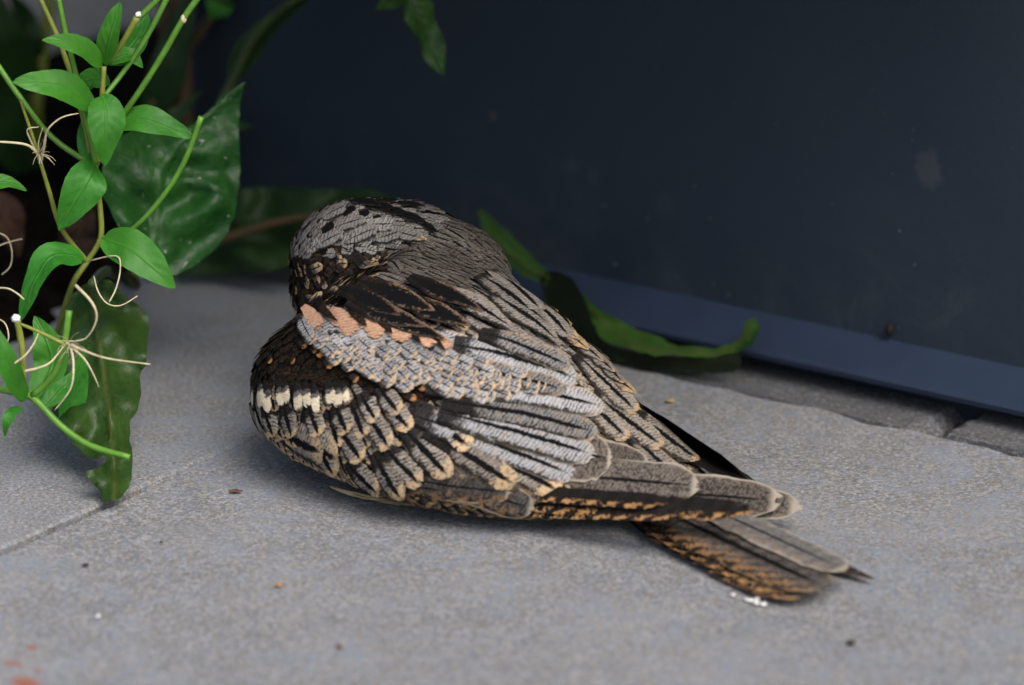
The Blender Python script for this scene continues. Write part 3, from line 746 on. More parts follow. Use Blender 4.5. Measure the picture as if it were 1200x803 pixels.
# far wing tip and tail
NW = (.35, .35, .87)
ff('flight_feather', 735, 478, .020, 886, 566, .008, 18, 'primdk', (.5, .1, .85), -.002, sag=.02, push=.022)
ff('flight_feather', 725, 464, .020, 872, 556, .010, 15, 'primdk', (.75, .3, .6), -.001, sag=.02, push=.018)
NTL = (-.10, -.12, .98)
ff('tail_feather', 770, 590, .004, 1028, 681, .0015, 14, 'taillace', NTL, 0, shape='point')
ff('tail_feather', 735, 600, .003, 916, 702, .0015, 13, 'tailbar', NTL, 0, shape='long')
ff('tail_feather', 745, 597, .006, 942, 702, .003, 17, 'tailbar', NTL, 0, shape='long')
ff('tail_feather', 760, 592, .009, 967, 690, .0055, 22, 'tailgry', NTL, 0, shape='long')
ff('tail_feather', 800, 582, .012, 991, 670, .0080, 13, 'tailpal', NTL, 0, shape='long')
# bill and eye (turned away from the camera, seen from other sides)
M_bill = plain('horn_black', (.02, .017, .015), .4, .5)
tube('bill', [atz(372, 300, .062), atz(356, 304, .060), atz(349, 309, .057)], .0045, .0006, M_bill, bird, 8)
# a few loose belly filaments on the paving
M_straw = plain('straw_pale', (.42, .34, .20), .8, .3, .25, 300)
for k in range(9):
    x0 = 385 + k * 5 + RND.uniform(-3, 3); y0 = 570 + k * 1.2
    tube('belly_filament', [atz(x0, y0, .003), atz(x0 + 28, y0 + 8 + RND.uniform(-2, 3), .0012), atz(x0 + 60, y0 + 14 + RND.uniform(-3, 3), .0012)], .0003, .0001, M_straw, bird, 8, 5)

# ------------------------------------------------------------------ leaf materials
def leaf_mat(name, dark, light, vein, rough=.42, veins=7.0, spots=0, bumpy=.6):
    m = NT(name); uv = m.sep(m.uv('uv')); p = m.pos(); u = uv[0]; v = m.math('SUBTRACT', m.math('MULTIPLY', uv[1], 2), 1); av = m.math('ABSOLUTE', v)
    g = m.noise(p, 90, 4, .6); g2 = m.noise(p, 500, 3, .6)
    col = m.mix(m.step(g, .3, .7), dark, light)
    col = m.mix(m.math('MULTIPLY', m.step(g2, .4, .75), .25), col, tuple(x * 1.35 for x in light))
    rn = m.n('ShaderNodeObjectInfo').outputs['Random']
    col = m.mix(m.math('MULTIPLY', rn, .5), col, (light[0] * 1.7, light[1] * 1.0, light[2] * .8))
    nv_ = m.n('ShaderNodeTexVoronoi', feature='DISTANCE_TO_EDGE'); m.put(nv_.inputs['Vector'], p); nv_.inputs['Scale'].default_value = 420 if not spots else 260
    col = m.mix(m.math('MULTIPLY', m.step(nv_.outputs[0], .10, .02), .16), col, vein)
    bl = m.noise(p, 35, 4, .7, 1.0)
    col = m.mix(m.math('MULTIPLY', m.step(bl, .60, .74), .30), col, (light[0] * 2.2, light[1] * .9, light[2] * .6))
    ph = m.math('FRACT', m.math('SUBTRACT', m.math('MULTIPLY', u, veins), m.math('MULTIPLY', av, 1.5)))
    vd = m.math('ABSOLUTE', m.math('SUBTRACT', ph, .5))
    sv = m.step(vd, .07, .01); mv = m.step(av, .07, .02)
    col = m.mix(m.math('MULTIPLY', sv, .08), col, vein); col = m.mix(m.math('MULTIPLY', mv, .28), col, vein)
    if spots:
        s = m.noise(p, 240, 2, .5, .6); col = m.mix(m.math('MULTIPLY', m.step(s, .70, .76), .75), col, (.45, .48, .42))
    h = m.math('ADD', m.math('MULTIPLY', vd, .3), m.math('ADD', m.math('MULTIPLY', g, .8), m.math('MULTIPLY', m.step(av, 0, .12), .5)))
    m.bump(h, bumpy, .0016)
    m.b.inputs['Subsurface Weight'].default_value = 0.0
    # thin leaf: some light comes through
    tr = m.n('ShaderNodeBsdfTranslucent'); m.put(tr.inputs['Color'], m.mix(.5, col, tuple(x * 1.6 for x in light)))
    mx = m.n('ShaderNodeMixShader'); mx.inputs[0].default_value = .25
    m.t.links.new(m.b.outputs[0], mx.inputs[1]); m.t.links.new(tr.outputs[0], mx.inputs[2]); m.t.links.new(mx.outputs[0], m.out.inputs[0])
    return m.done(col, rough, .4)
M_wil = leaf_mat('willowherb_leaf', (.016, .135, .010), (.036, .210, .016), (.07, .26, .025), .52, 6, 0, .4)
M_dock = leaf_mat('broad_leaf', (.007, .052, .008), (.015, .088, .012), (.06, .14, .04), .45, 6, 1, 1.0)
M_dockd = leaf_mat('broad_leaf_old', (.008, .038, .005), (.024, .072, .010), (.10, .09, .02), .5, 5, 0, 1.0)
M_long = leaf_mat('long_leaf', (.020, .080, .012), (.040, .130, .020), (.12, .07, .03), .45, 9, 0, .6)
M_vdk = leaf_mat('leaf_underside_shade', (.004, .010, .003), (.007, .018, .004), (.01, .015, .004), .6, 6, 0, .3)  # shade below the long leaf, put into a near-black colour
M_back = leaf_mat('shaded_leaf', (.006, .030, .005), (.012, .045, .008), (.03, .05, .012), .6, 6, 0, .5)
M_dead = leaf_mat('dead_leaf_brown', (.014, .006, .0035), (.034, .016, .008), (.18, .11, .06), .8, 6, 0, .8)
M_stem = plain('green_stem', (.085, .22, .020), .45, .45, .2, 120)
M_stemy = plain('yellow_green_stem', (.17, .20, .030), .5, .4, .25, 100)
M_stemd = plain('dark_stem', (.03, .05, .015), .6, .3, .4, 60)
M_brst = plain('brown_stem', (.07, .045, .02), .7, .3, .3, 60)
M_fil = plain('pale_pod_filament', (.50, .44, .28), .7, .3, .25, 200)
M_wht = plain('white_petal', (.8, .8, .78), .6, .3, .05, 200)

def leaf(name, pts, hw, mat, parent, facing, fold=.25, wave=.05, shape='lance', n=16, nv=8, curl=0.0, seed=0, teeth=0.0):
    """leaf along a path of 3D points; facing = direction the upper side looks"""
    c = catmull([Vector(p) for p in pts], n); V = []; F = []; UV = []
    for i, p in enumerate(c):
        u = i / n; t = (c[min(i + 1, n)] - c[max(i - 1, 0)]).normalized()
        f = Vector(facing); f = (f - t * f.dot(t)).normalized(); s = f.cross(t)
        if shape == 'lance': w = (sin(pi * min(1, u ** .78)) ** .85) * (1 - .12 * u)
        elif shape == 'ovate': w = min(1, (u / .22)) ** .6 * max(0, 1 - max(0, (u - .22) / .79) ** 1.7)
        else: w = min(1, u / .12) ** .7 * (1 - max(0, (u - .80) / .205) ** 2.2 if u < 1 else 0)
        w = max(w, .02)
        for j in range(nv + 1):
            v = j / nv * 2 - 1; ww = w * hw
            if abs(v) > .9: ww *= 1 + teeth * mnoise.noise(Vector((u * 40 + seed, v * 3, 0)))
            q = p + s * (v * ww * (1 - .15 * abs(v) * abs(fold))) + f * (fold * ww * abs(v) + wave * hw * sin(u * 13 + v * 2 + seed) * abs(v) * 1.5 - curl * ww * v * v)
            q = q + f * (.10 * hw * mnoise.noise(q * 120 + Vector((seed, 0, 0))))
            V.append(q); UV.append((u, v * .5 + .5))
    for i in range(n):
        for j in range(nv):
            a = i * (nv + 1) + j; F.append((a, a + 1, a + nv + 2, a + nv + 1))
    return mesh_obj(name, V, F, mat, parent, True, {'uv': UV})

def outline_leaf(name, outline, mid, yfun, mat, parent, step=6, relief=.0012, seed=0, pfun=None):
    """broad leaf whose outline is known; yfun(px,py) gives its real depth; mid = midrib px points"""
    P = [Vector(p) for p in outline]
    ring = catmull(P + [P[0]], len(P) * 5)[:-1]
    ring = [p + Vector((mnoise.noise(Vector((p.x * .09, p.y * .09, seed))), mnoise.noise(Vector((p.x * .09, p.y * .09, seed + 9))))) * 2.2 for p in ring]
    pts = list(ring); xs = [p.x for p in ring]; ys = [p.y for p in ring]
    rp = [(p.x, p.y) for p in ring]; R = random.Random(seed)
    y = min(ys)
    while y < max(ys):
        x = min(xs)
        while x < max(xs):
            q = Vector((x + R.uniform(-1, 1), y + R.uniform(-1, 1)))
            if inpoly(q.x, q.y, rp) and min((q - r).length for r in ring) > step * .5: pts.append(q)
            x += step
        y += step
    r = delaunay_2d_cdt(pts, [(i, (i + 1) % len(ring)) for i in range(len(ring))], [], 1, 1e-4)
    m = catmull([Vector(q) for q in mid], 40); V = []; UV = []
    for q in r[0]:
        k = min(range(41), key=lambda i: (m[i] - q).length); dm = (m[k] - q).length
        tg = m[min(k + 1, 40)] - m[max(k - 1, 0)]; sgn = 1 if tg.x * (q.y - m[k].y) - tg.y * (q.x - m[k].x) > 0 else -1
        u = k / 40; v = sgn * min(1, dm / 75)
        if pfun:
            w = pfun(q.x, q.y); w.z += relief * 2 * mnoise.noise(Vector((q.x * .05, q.y * .05, seed))); V.append(w); UV.append((u, v * .5 + .5)); continue
        ydep = yfun(q.x, q.y) + relief * 2.2 * (sin(u * 22 - abs(v) * 5) * min(1, abs(v) * 3)) + relief * 3 * mnoise.noise(Vector((q.x * .03, q.y * .03, seed))) - min(dm / 80, 1) * .004
        V.append(aty(q.x, q.y, ydep)); UV.append((u, v * .5 + .5))
    for i, P in enumerate(V):                      # keep clear of the wall and its foot board
        P = Vector(P)
        if (P - wa).dot(WD) > -.25 and (P - wa).dot(WN) < .009:
            d = (P - CAM).normalized(); V[i] = CAM + d * ((wp(0, .009 - .1 * ((P - wa).dot(WN) - .009) * 0) - CAM).dot(WN) / d.dot(WN))
    return mesh_obj(name, V, [tuple(f) for f in r[2]], mat, parent, True, {'uv': UV})

# ------------------------------------------------------------------ willowherb
YW = -.10
def W(px, py, dy=0): return aty(px, py, YW + dy)
root = atz(60, 420, .004)
wil = empty('willowherb_plant', root, 'bright green willowherb with opposite pointed leaves and thin seed pods', 'plant')
def S(name, pl, r0=3.6, r1=3.2, mat=None, **kw):
    return tube(name, [W(*p) for p in pl], r0 / PPM, r1 / PPM, mat or M_stem, wil, **kw)
S('stem', [(60, 420, .03), (70, 380, .02), (85, 333), (102, 307), (118, 279), (117, 240), (112, 193)], 3.6, 3.2, M_stemy)
S('stem', [(112, 193), (107, 165), (103, 150), (94, 112), (86, 75), (76, 35), (68, -6)], 3.6, 3.2)
S('stem', [(114, 193, .004), (116, 160, .004), (119, 130, .002), (120, 108), (122, 78)], 3.4, 3.0, M_stemy)
S('stem', [(106, 190, .008), (100, 150, .01), (86, 96, .01), (67, 42, .012), (47, -2, .014)], 3.2, 3.0, M_stemy)
S('stem', [(102, 190, .006), (60, 160, .008), (22, 112, .012), (0, 80, .015), (-20, 50, .02)], 3.4, 3.4)
S('stem', [(102, 307), (72, 268, -.002), (58, 225, -.003), (48, 192, -.004), (35, 150, -.004), (24, 118, -.004)], 3.4, 1.6, M_stemy)
S('seed_pod', [(118, 279), (150, 272, -.004), (185, 238, -.008), (215, 192, -.010), (236, 137, -.012)], 2.6, 3.4, M_stem)
S('seed_pod', [(122, 113), (142, 88, .004), (165, 55, .006), (182, 25, .008), (197, -5, .010)], 2.8, 3.6)
S('seed_pod', [(136, 146), (165, 105, -.004), (192, 62, -.006), (215, 22, -.008), (234, -5, -.008)], 3.4, 3.8)
S('seed_pod', [(128, 74), (146, 46, -.004), (161, 20, -.006)], 2.4, 4.2, M_stemy)
S('seed_pod', [(158, 24, -.005), (172, 12, -.004), (190, -6, -.004)], 3.4, 3.4, M_stem)
blob('flower_bud', W(162, 17, -.0065), 3.6 / PPM, M_wht, wil, (1, .9, .8), 2, 2, .5)
blob('pod_scar', W(215, 22, -.0083), 4.6 / PPM, M_fil, wil, (.8, .8, 1.1), 4)
LF = (.05, -.75, .66)
def WL(pl, hw, facing=LF, fold=.22, **kw):
    return leaf('leaf', [W(*p) for p in pl], hw / PPM, M_wil, wil, facing, fold, .05, teeth=.08, **kw)
WL([(120, 79), (100, 58, -.006), (75, 49, -.010), (49, 47, -.012)], 13, (.1, -.8, .6), seed=1)
WL([(122, 76), (127, 50, -.004), (134, 25, -.005), (141, 2, -.004)], 15, (-.5, -.85, .1), seed=2)
WL([(125, 77), (142, 66, .004), (155, 66, .006), (168, 80, .006)], 12, (.0, -.6, .8), seed=3)
WL([(128, 74, .006), (150, 58, .010), (165, 38, .012), (173, 16, .014)], 15, (.3, -.9, .2), seed=4)
WL([(112, 128), (80, 104, -.008), (45, 97, -.012), (14, 97, -.014)], 19, (.05, -.8, .6), seed=5)
WL([(120, 111, -.006), (124, 135, -.012), (124, 160, -.014), (122, 194, -.012)], 23, (.15, -.9, .35), seed=6)
WL([(136, 146), (165, 140, -.004), (195, 148, -.006), (228, 163, -.008)], 18, (.0, -.75, .66), seed=7)
WL([(112, 192, -.004), (102, 212, -.010), (86, 240, -.012), (69, 270, -.010)], 25, (.35, -.85, .35), fold=.12, seed=8)
WL([(108, 190, .004), (104, 170, .010), (103, 150, .012), (110, 122, .014)], 14, (-.3, -.9, .1), seed=9)
WL([(120, 280, -.004), (150, 290, -.012), (178, 312, -.016), (206, 338, -.016)], 24, (-.05, -.8, .6), fold=.1, seed=10)
WL([(98, 302, -.004), (62, 300, -.012), (40, 330, -.016), (24, 378, -.016)], 20, (-.55, -.7, .45), fold=.15, seed=11)
WL([(-30, 225, .004), (-10, 216, .002), (10, 214, .002), (31, 224, .002)], 11, (0, -.6, .8), seed=12)
WL([(128, 100, .012), (112, 92, .016), (98, 96, .018), (88, 104, .02)], 13, (.2, -.9, .3), seed=13)
# lower shoot
YS2 = -.02
S('stem', [(-20, 452, -.04), (10, 458, -.045), (38, 466, -.05), (70, 498, -.055), (105, 522, -.06), (152, 536, -.066)], 4.4, 3.6, M_stem)
S('seed_pod', [(38, 464, -.05), (62, 440, -.052), (74, 410, -.052), (81, 364, -.05)], 3.8, 4.2, M_stem)
S('stem', [(27, 464, -.05), (27, 420, -.052), (24, 395, -.052), (20, 375, -.052)], 3.6, 4.0, M_stemy)
blob('flower_bud', W(19, 373, -.0525), 4.6 / PPM, M_wht, wil, (1.1, 1, 1), 5, 2, .6)
S('stem', [(22, 379, -.052), (48, 390, -.054), (76, 404, -.056)], 1.6, 2.6, M_stemy)
WL([(30, 470, -.05), (14, 440, -.06), (2, 410, -.062), (-6, 380, -.06)], 15, (.4, -.8, .4), seed=14)
WL([(26, 478, -.05), (14, 484, -.055), (8, 496, -.057), (5, 512, -.056)], 8, (-.3, -.8, .5), seed=15)
WL([(50, 480, -.045), (66, 462, -.04), (78, 450, -.036), (90, 432, -.034)], 12, (0, -.7, .7), seed=16)
WL([(40, 470, -.04), (60, 430, -.03), (55, 400, -.028), (40, 370, -.024)], 22, (-.2, -.8, .5), seed=17)
WL([(76, 500, -.03), (84, 470, -.03), (92, 440, -.03), (96, 410, -.03)], 16, (.3, -.85, .4), seed=18)
def FI(pl, r0=2.0, r1=.7, n=16): return tube('pod_filament', [W(*p) for p in pl], r0 * .7 / PPM, r1 * .7 / PPM, M_fil, wil, n, 6)
FI([(78, 402, -.056), (96, 410, -.060), (125, 420, -.064), (176, 427, -.066)], 3.2, 1.0)
FI([(80, 404, -.056), (98, 420, -.062), (108, 436, -.064), (116, 454, -.064)], 2.4, .8)
FI([(82, 405, -.056), (86, 425, -.062), (83, 455, -.064), (64, 481, -.062)], 2.8, .8)
FI([(78, 400, -.056), (100, 397, -.058), (113, 375, -.06), (108, 355, -.06), (88, 334, -.058)], 1.0, 2.6)
FI([(110, 324, -.012), (115, 342, -.02), (126, 356, -.024), (142, 358, -.024), (161, 347, -.022)], 1.4, 1.0)
FI([(104, 306, -.004), (136, 300, -.014), (141, 315, -.018), (136, 338, -.022), (128, 354, -.024)], 1.2, 1.4)
FI([(76, 404, -.056), (60, 424, -.058), (46, 431, -.060), (29, 435, -.060)], 1.2, 2.4)
FI([(46, 388, -.053), (40, 402, -.058), (30, 416, -.060), (17, 426, -.060)], 1.0, 2.0)
FI([(-10, 338, -.02), (8, 338, -.024), (20, 344, -.026), (28, 351, -.026)], 1.6, 1.6)
FI([(-8, 372, -.03), (5, 378, -.034), (10, 392, -.036), (7, 402, -.036), (-8, 398, -.036)], 1.4, 1.2)
FI([(-6, 272, .02), (8, 278, .02), (14, 295, .02), (12, 312, .02), (2, 322, .02)], 1.2, .9)
FI([(-6, 290, .02), (10, 284, .02), (26, 280, .02)], 1.0, 1.0)
FI([(48, 192, -.004), (42, 178, -.010), (28, 169, -.014), (-6, 166, -.016)], 3.0, 1.6)
FI([(48, 190, -.004), (52, 170, -.010), (56, 152, -.014), (72, 138, -.016), (92, 133, -.016)], 2.8, .7)
FI([(46, 186, -.004), (36, 165, -.008), (32, 152, -.010), (45, 149, -.012)], 2.2, .7)
FI([(46, 188, -.004), (45, 168, -.008), (50, 150, -.010)], 2.0, .5)
# silky hair tuft at the split pods
for (cx, cy, dy) in ((82, 402, -.058), (46, 180, -.008)):
    for k in range(14):
        a = RND.uniform(0, 2 * pi); l = RND.uniform(8, 22)
        FI([(cx, cy, dy), (cx + cos(a) * l * .5 + RND.uniform(-3, 3), cy + sin(a) * l * .5, dy - .004), (cx + cos(a) * l, cy + sin(a) * l + 3, dy - .006)], .45, .25, 6)

# ------------------------------------------------------------------ broad-leaved plant
droot = atz(150, 330, .006)
dock = empty('broad_leaved_weed', droot, 'dark green weed with big broad drooping leaves against the navy wall', 'plant')
outline_leaf('leaf', [(287, 96), (281, 128), (280, 165), (281, 200), (276, 245), (262, 280), (240, 302), (212, 320), (182, 326), (160, 324), (143, 300), (140, 272), (128, 245), (118, 222), (122, 190), (135, 165), (165, 150), (215, 150), (243, 132), (262, 112)],
             [(150, 325), (178, 290), (184, 240), (190, 200), (215, 165), (287, 96)], lambda x, y: -.045 + .00010 * (x - 200) - .00008 * (y - 200), M_dock, dock, 6, .0011, 3)
outline_leaf('leaf', [(84, 345), (105, 330), (128, 328), (146, 346), (171, 368), (174, 400), (171, 425), (165, 440), (164, 470), (152, 500), (155, 530), (155, 550), (152, 568), (144, 580), (130, 586), (120, 588), (119, 578), (112, 570), (104, 560), (101, 553), (112, 549), (123, 543), (124, 534), (112, 538), (98, 532), (82, 515), (66, 495), (60, 465), (64, 430), (70, 390)],
             [(105, 335), (112, 380), (120, 430), (128, 480), (134, 540), (133, 585)], lambda x, y: -.134 - .00037 * (y - 480) + .0002 * abs(x - 122), M_dockd, dock, 6, .0018, 8)
outline_leaf('leaf', [(205, 325), (215, 275), (240, 240), (285, 222), (330, 220), (380, 222), (432, 222), (470, 236), (460, 262), (410, 282), (360, 300), (335, 313), (300, 320), (250, 322)],
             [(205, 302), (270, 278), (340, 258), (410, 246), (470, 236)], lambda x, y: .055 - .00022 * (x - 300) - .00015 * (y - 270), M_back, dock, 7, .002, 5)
tube('midrib', [aty(190, 306, .068), aty(270, 277, .049), aty(340, 257, .035), aty(420, 246, .018)], .0022, .0012, M_brst, dock, 12)
for p in ([(150, 326, .0), (140, 300, .0), (152, 322, -.02), (158, 318, -.03)],):
    pass
tube('leaf_stalk', [atz(150, 330, .004), aty(160, 335, -.01), aty(152, 326, -.035)], .0022, .0016, M_stemd, dock)
tube('leaf_stalk', [atz(150, 330, .004), aty(125, 318, -.05), aty(108, 333, -.105)], .0022, .0018, M_stemd, dock)
tube('leaf_stalk', [atz(150, 330, .004), aty(170, 310, .06), aty(195, 305, .068)], .0022, .0022, M_brst, dock)
# the long curled leaf lying along the wall foot behind the bird
def zrib(x): return .0075 + .014 * max(0, (640 - x) / 70) + .010 * max(0, (x - 850) / 35) ** 1.5
outline_leaf('leaf', [(560, 246), (582, 260), (604, 280), (624, 300), (646, 318), (668, 331), (690, 354), (724, 375), (766, 394), (813, 407), (850, 405), (866, 396), (873, 380), (884, 374), (889, 386), (880, 404), (862, 414), (838, 418), (797, 417), (750, 412), (714, 402), (694, 384), (672, 360), (640, 336), (610, 322), (588, 300), (568, 280)],
             [(560, 262), (600, 300), (680, 356), (745, 404), (800, 412), (850, 411), (880, 382)], None, M_long, dock, 6, .0006, 11, pfun=lambda x, y: atz(x, y, zrib(x)))
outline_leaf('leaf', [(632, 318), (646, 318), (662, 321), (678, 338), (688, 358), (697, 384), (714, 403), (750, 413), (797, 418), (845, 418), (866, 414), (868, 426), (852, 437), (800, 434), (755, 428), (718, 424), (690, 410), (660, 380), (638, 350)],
             [(640, 330), (665, 355), (690, 385), (740, 418), (800, 426), (862, 424)], lambda x, y: atz(x, 396 + (x - 700) * .17 + (22 if x > 720 else (x - 640) * .27), 0).y, M_vdk, dock, 6, .0004, 12)  # dark sheet painted as the shaded underside of the long leaf

# ------------------------------------------------------------------ arching shoot above, its dry tip hanging before the wall
arch = empty('arching_shoot', atz(205, 250, .005), 'thin dark shoot arching up before the navy wall, withered leaf hanging at its end', 'plant')
def wy(px, py, off):        # a point off metres in front of the wall
    d = ray(px, py); t = (wp(0, -.0125 + off) - CAM).dot(WN) / d.dot(WN); return CAM + d * t
tube('stem', [atz(205, 250, .0), wy(240, 170, .05), wy(272, 95, .05), wy(300, 40, .05), wy(345, 0, .05), wy(410, -30, .045), wy(455, -28, .045), wy(478, -4, .045)], .0024, .0012, M_stemd, arch, 40)
leaf('leaf', [wy(270, 98, .05), wy(290, 62, .046), wy(318, 28, .044), wy(366, -6, .045)], .0055, M_back, arch, (-.3, -.9, .2), .4, .1, seed=21)
leaf('leaf', [wy(474, -8, .045), wy(490, 20, .042), wy(503, 55, .040), wy(524, 93, .038)], .0068, M_long, arch, (.5, -.8, .25), .45, .25, seed=22)
leaf('leaf', [wy(478, -4, .045), wy(466, 0, .043), wy(452, 4, .042), wy(440, 12, .042)], .003, M_long, arch, (.3, -.9, .25), .3, .1, seed=23)

# ------------------------------------------------------------------ blurred weeds behind, in the soil bed
def weed(name, label, base, stems, leaves):
    e = empty(name, base, label, 'plant')
    for pts, r, mt in stems: tube('stem', pts, r, r * .7, mt, e, 16)
    for k, (pts, hw, mt, fc) in enumerate(leaves): leaf('leaf', pts, hw, mt, e, fc, .2, .08, seed=31 + k * 3)
    return e
def Q(px, py, y): return aty(px, py, y)
weed('tall_weed', 'blurred yellow green tall weed stalk behind the willowherb', atz(40, 215, .0),
     [([atz(40, 215, -.002), Q(42, 130, .17), Q(50, 60, .17), Q(62, -15, .17)], .0032, M_stemy)],
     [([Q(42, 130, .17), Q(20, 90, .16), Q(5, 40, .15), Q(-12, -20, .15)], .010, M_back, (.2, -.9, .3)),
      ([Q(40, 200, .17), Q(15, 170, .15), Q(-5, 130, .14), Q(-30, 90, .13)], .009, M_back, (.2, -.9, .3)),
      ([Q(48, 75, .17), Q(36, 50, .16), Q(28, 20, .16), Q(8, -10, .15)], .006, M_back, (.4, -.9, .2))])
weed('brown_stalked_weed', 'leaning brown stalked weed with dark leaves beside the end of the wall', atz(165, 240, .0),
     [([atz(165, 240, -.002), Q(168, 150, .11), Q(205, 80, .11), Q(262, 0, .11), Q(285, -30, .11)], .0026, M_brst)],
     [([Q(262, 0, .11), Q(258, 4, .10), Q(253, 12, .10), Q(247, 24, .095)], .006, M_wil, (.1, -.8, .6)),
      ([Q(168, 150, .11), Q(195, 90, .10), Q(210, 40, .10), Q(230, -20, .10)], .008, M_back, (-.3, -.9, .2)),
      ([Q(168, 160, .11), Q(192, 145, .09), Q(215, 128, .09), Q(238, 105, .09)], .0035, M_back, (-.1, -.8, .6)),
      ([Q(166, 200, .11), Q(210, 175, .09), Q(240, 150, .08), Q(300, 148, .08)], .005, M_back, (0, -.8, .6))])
dg = 'dead leaves on the soil'
for k, (pl, hw, fc, lab) in enumerate((
    ([(-30, 235, .03), (0, 245, .03), (14, 270, .03), (20, 300, .03)], .007, (.1, -.8, .6), 'reddish brown dead leaf upright behind the willowherb'),
    ([(78, 300, .03), (90, 280, .03), (98, 262, .03), (108, 240, .03)], .008, (.1, -.9, .3), 'tan curled dead leaf behind the willowherb node'))):
    pts = [aty(a, b, c) for a, b, c in pl]; dz = min(p.z for p in pts) - .004
    g = leaf('dead_leaf', pts, hw, M_dead, None, fc, .35, .2, seed=50 + k); tag(g, lab, 'leaf')

# ------------------------------------------------------------------ unseen shrub added on the left to block sky light
shr = empty('added_shade_shrub', (-.56, .16, 0), 'dense dark green shrub added out of view on the left to shade the weeds', 'shrub')
tube('trunk', [(-.56, .16, -.01), (-.55, .17, .12), (-.57, .15, .30), (-.55, .17, .50)], .014, .005, M_brst, shr, 20, 9)
RS = random.Random(5); tips = []
for k in range(16):
    a = RS.uniform(0, 2 * pi); z0 = RS.uniform(.05, .40); r = RS.uniform(.12, .24)
    p0 = Vector((-.56, .16, z0)); p2 = Vector((-.56 + cos(a) * r, .16 + sin(a) * r * 1.35, z0 + RS.uniform(.06, .28)))
    tube('branch', [p0, p0.lerp(p2, .5) + Vector((0, 0, .03)), p2], .005, .0015, M_brst, shr, 10, 6); tips.append((p0, p2))
V_ = []; F_ = []; U_ = []
for k in range(2600):
    p0, p2 = RS.choice(tips); c = p0.lerp(p2, RS.uniform(.25, 1.1)) + Vector((RS.gauss(0, .045), RS.gauss(0, .06), RS.gauss(0, .055)))
    c.x = min(c.x, -.285); c.z = max(c.z, .02)
    d = Vector((RS.uniform(-1, 1), RS.uniform(-1, 1), RS.uniform(-.6, .3))).normalized(); n = Vector((RS.uniform(-.6, .6), RS.uniform(-.6, .6), 1)).normalized(); sd_ = d.cross(n).normalized(); L = RS.uniform(.03, .055); w = L * .24; b = len(V_)
    for u_, ww in ((0, 0.05), (.35, 1), (.7, .75), (1, .02)):
        for v_ in (-1, 1): V_.append(c + d * (L * u_) + sd_ * (v_ * w * ww) - n * (.006 * u_ * u_)); U_.append((u_, v_ * .5 + .5))
    for i in range(3): F_.append((b + 2 * i, b + 2 * i + 1, b + 2 * i + 3, b + 2 * i + 2))
fo = mesh_obj('foliage', V_, F_, M_dock, shr, True, {'uv': U_}); fo['kind'] = 'stuff'

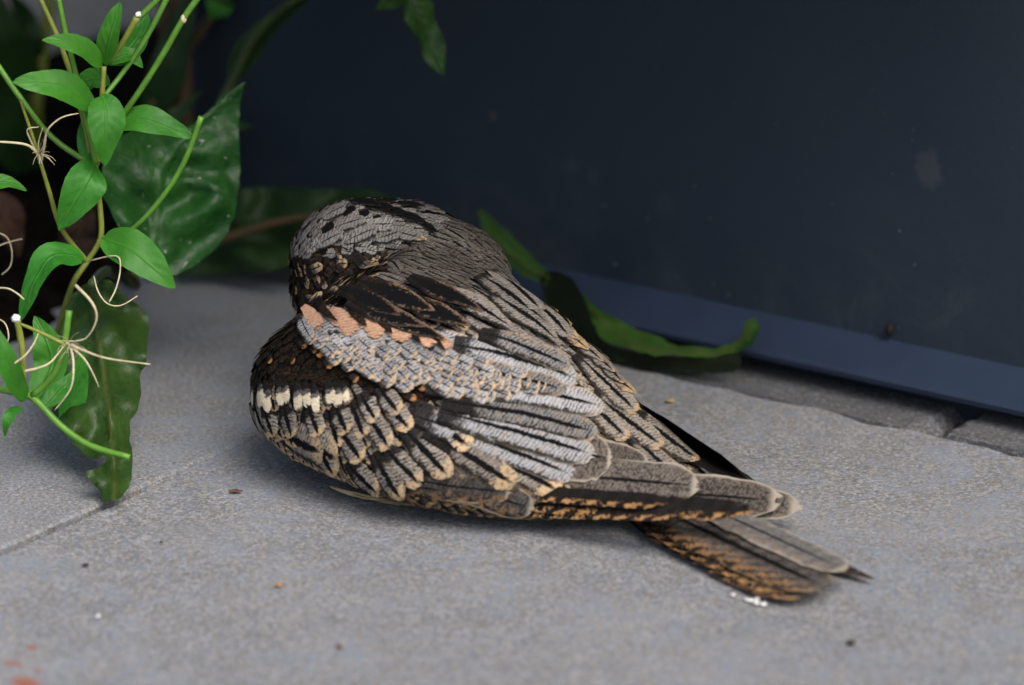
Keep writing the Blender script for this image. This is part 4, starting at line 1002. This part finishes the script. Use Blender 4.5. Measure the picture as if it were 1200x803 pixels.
# ------------------------------------------------------------------ creeper added on the wall, its unseen leafy mass shading the left side
vine = empty('added_shade_creeper', wp(-.24, .02, 0), 'leafy dark green creeper added on the wall, leaves out of view to shade the weeds', 'creeper')
RV = random.Random(9); tips = []
for k in range(7):
    a_ = -.200 + RV.uniform(-.01, .01); e_ = RV.uniform(-.22, .12); h_ = RV.uniform(.30, .60)
    pts = [wp(a_, .012, -.006), wp(a_ + .0, .006, .16), wp(a_ * .6 + e_ * .4, .010, .30 + RV.uniform(0, .1)), wp(e_, .05 + RV.uniform(0, .05), h_), wp(e_ + .06, .12, h_ - .05)]
    tube('stem', pts, .0035, .0015, M_brst, vine, 28, 6); tips.append((pts[2], pts[4])); tips.append((pts[3], pts[4]))
V_ = []; F_ = []; U_ = []
for k in range(1500):
    p0, p2 = RV.choice(tips); c = p0.lerp(p2, RV.uniform(.0, 1.15)) + Vector((RV.gauss(0, .05), RV.gauss(0, .03), RV.gauss(0, .05)))
    c.z = max(c.z, .235 + RV.uniform(0, .03)); b_ = (c - wa).dot(WN)
    if b_ < .005: c = c + WN * (.01 - b_)
    d = Vector((RV.uniform(-1, 1), RV.uniform(-1, 1), RV.uniform(-.5, .2))).normalized(); n = Vector((RV.uniform(-.6, .6), RV.uniform(-.6, .6), 1)).normalized(); sd_ = d.cross(n).normalized(); L = RV.uniform(.03, .05); w = L * .33; b = len(V_)
    for u_, ww in ((0, 0.05), (.35, 1), (.7, .75), (1, .02)):
        for v_ in (-1, 1): V_.append(c + d * (L * u_) + sd_ * (v_ * w * ww) - n * (.006 * u_ * u_)); U_.append((u_, v_ * .5 + .5))
    for i in range(3): F_.append((b + 2 * i, b + 2 * i + 1, b + 2 * i + 3, b + 2 * i + 2))
fo = mesh_obj('foliage', V_, F_, M_dock, vine, True, {'uv': U_}); fo['kind'] = 'stuff'

# ------------------------------------------------------------------ crumbs on the paving
M_blk = plain('black_crumb', (.02, .018, .016), .9, .2); M_orc = plain('orange_crumb', (.36, .20, .10), .8, .3); M_whc = plain('chalk_white', (.75, .74, .72), .9, .2, .15, 400); M_brc = plain('brown_crumb', (.12, .05, .035), .9, .2)
M_yel = plain('yellow_lichen', (.35, .30, .12), .9, .2)
for px, py, r, mt, sq, lab in ((997, 753, 5, M_blk, (1.2, 1.2, .6), 'black crumb lying alone on the paving beyond the tail'),
                               (327, 685, 5, M_orc, (1.1, 1.2, .6), 'small orange crumb on the paving'),
                               (115, 722, 3.2, M_whc, (1, 1, .8), 'tiny white grit grain on the paving'),
                               (276, 575, 9, M_brc, (1.2, .5, .16), 'thin brown husk on the paving near the folded wing'),
                               (100, 662, 3.6, M_blk, (1.3, 1, .5), 'flat dark crumb near the slab joint'),
                               (398, 757, 4, M_brc, (1.3, 1, .5), 'brown crumb on the paving in front of the bird'),
                               (785, 469, 5, M_yel, (1.5, 1.5, .2), 'faint yellow fleck on the paving behind the bird'),
                               (822, 402, 6, M_whc, (1, 1, .6), 'whitish pebble beside the long curled leaf'),
                               (189, 635, 2.2, M_blk, (1.2, 1, .6), 'minute black speck on the paving')):
    p = atz(px, py, .0004); o = blob('crumb', p, r * .72 / PPM, mt, None, sq, px, 2, .6); tag(o, lab, 'crumb')
dr = empty('bird_dropping', atz(882, 704, 0), 'white splash of dropping beside the tail feathers', 'dropping')
for k in range(16):
    px = 882 + RND.gauss(0, 9); py = 703 + RND.gauss(0, 2.0) + (px - 882) * .12
    blob('splash', atz(px, py, .0004), RND.uniform(1.0, 3.2) / PPM, M_whc, dr, (1.3, 1.5, .25), k, 1, .6)
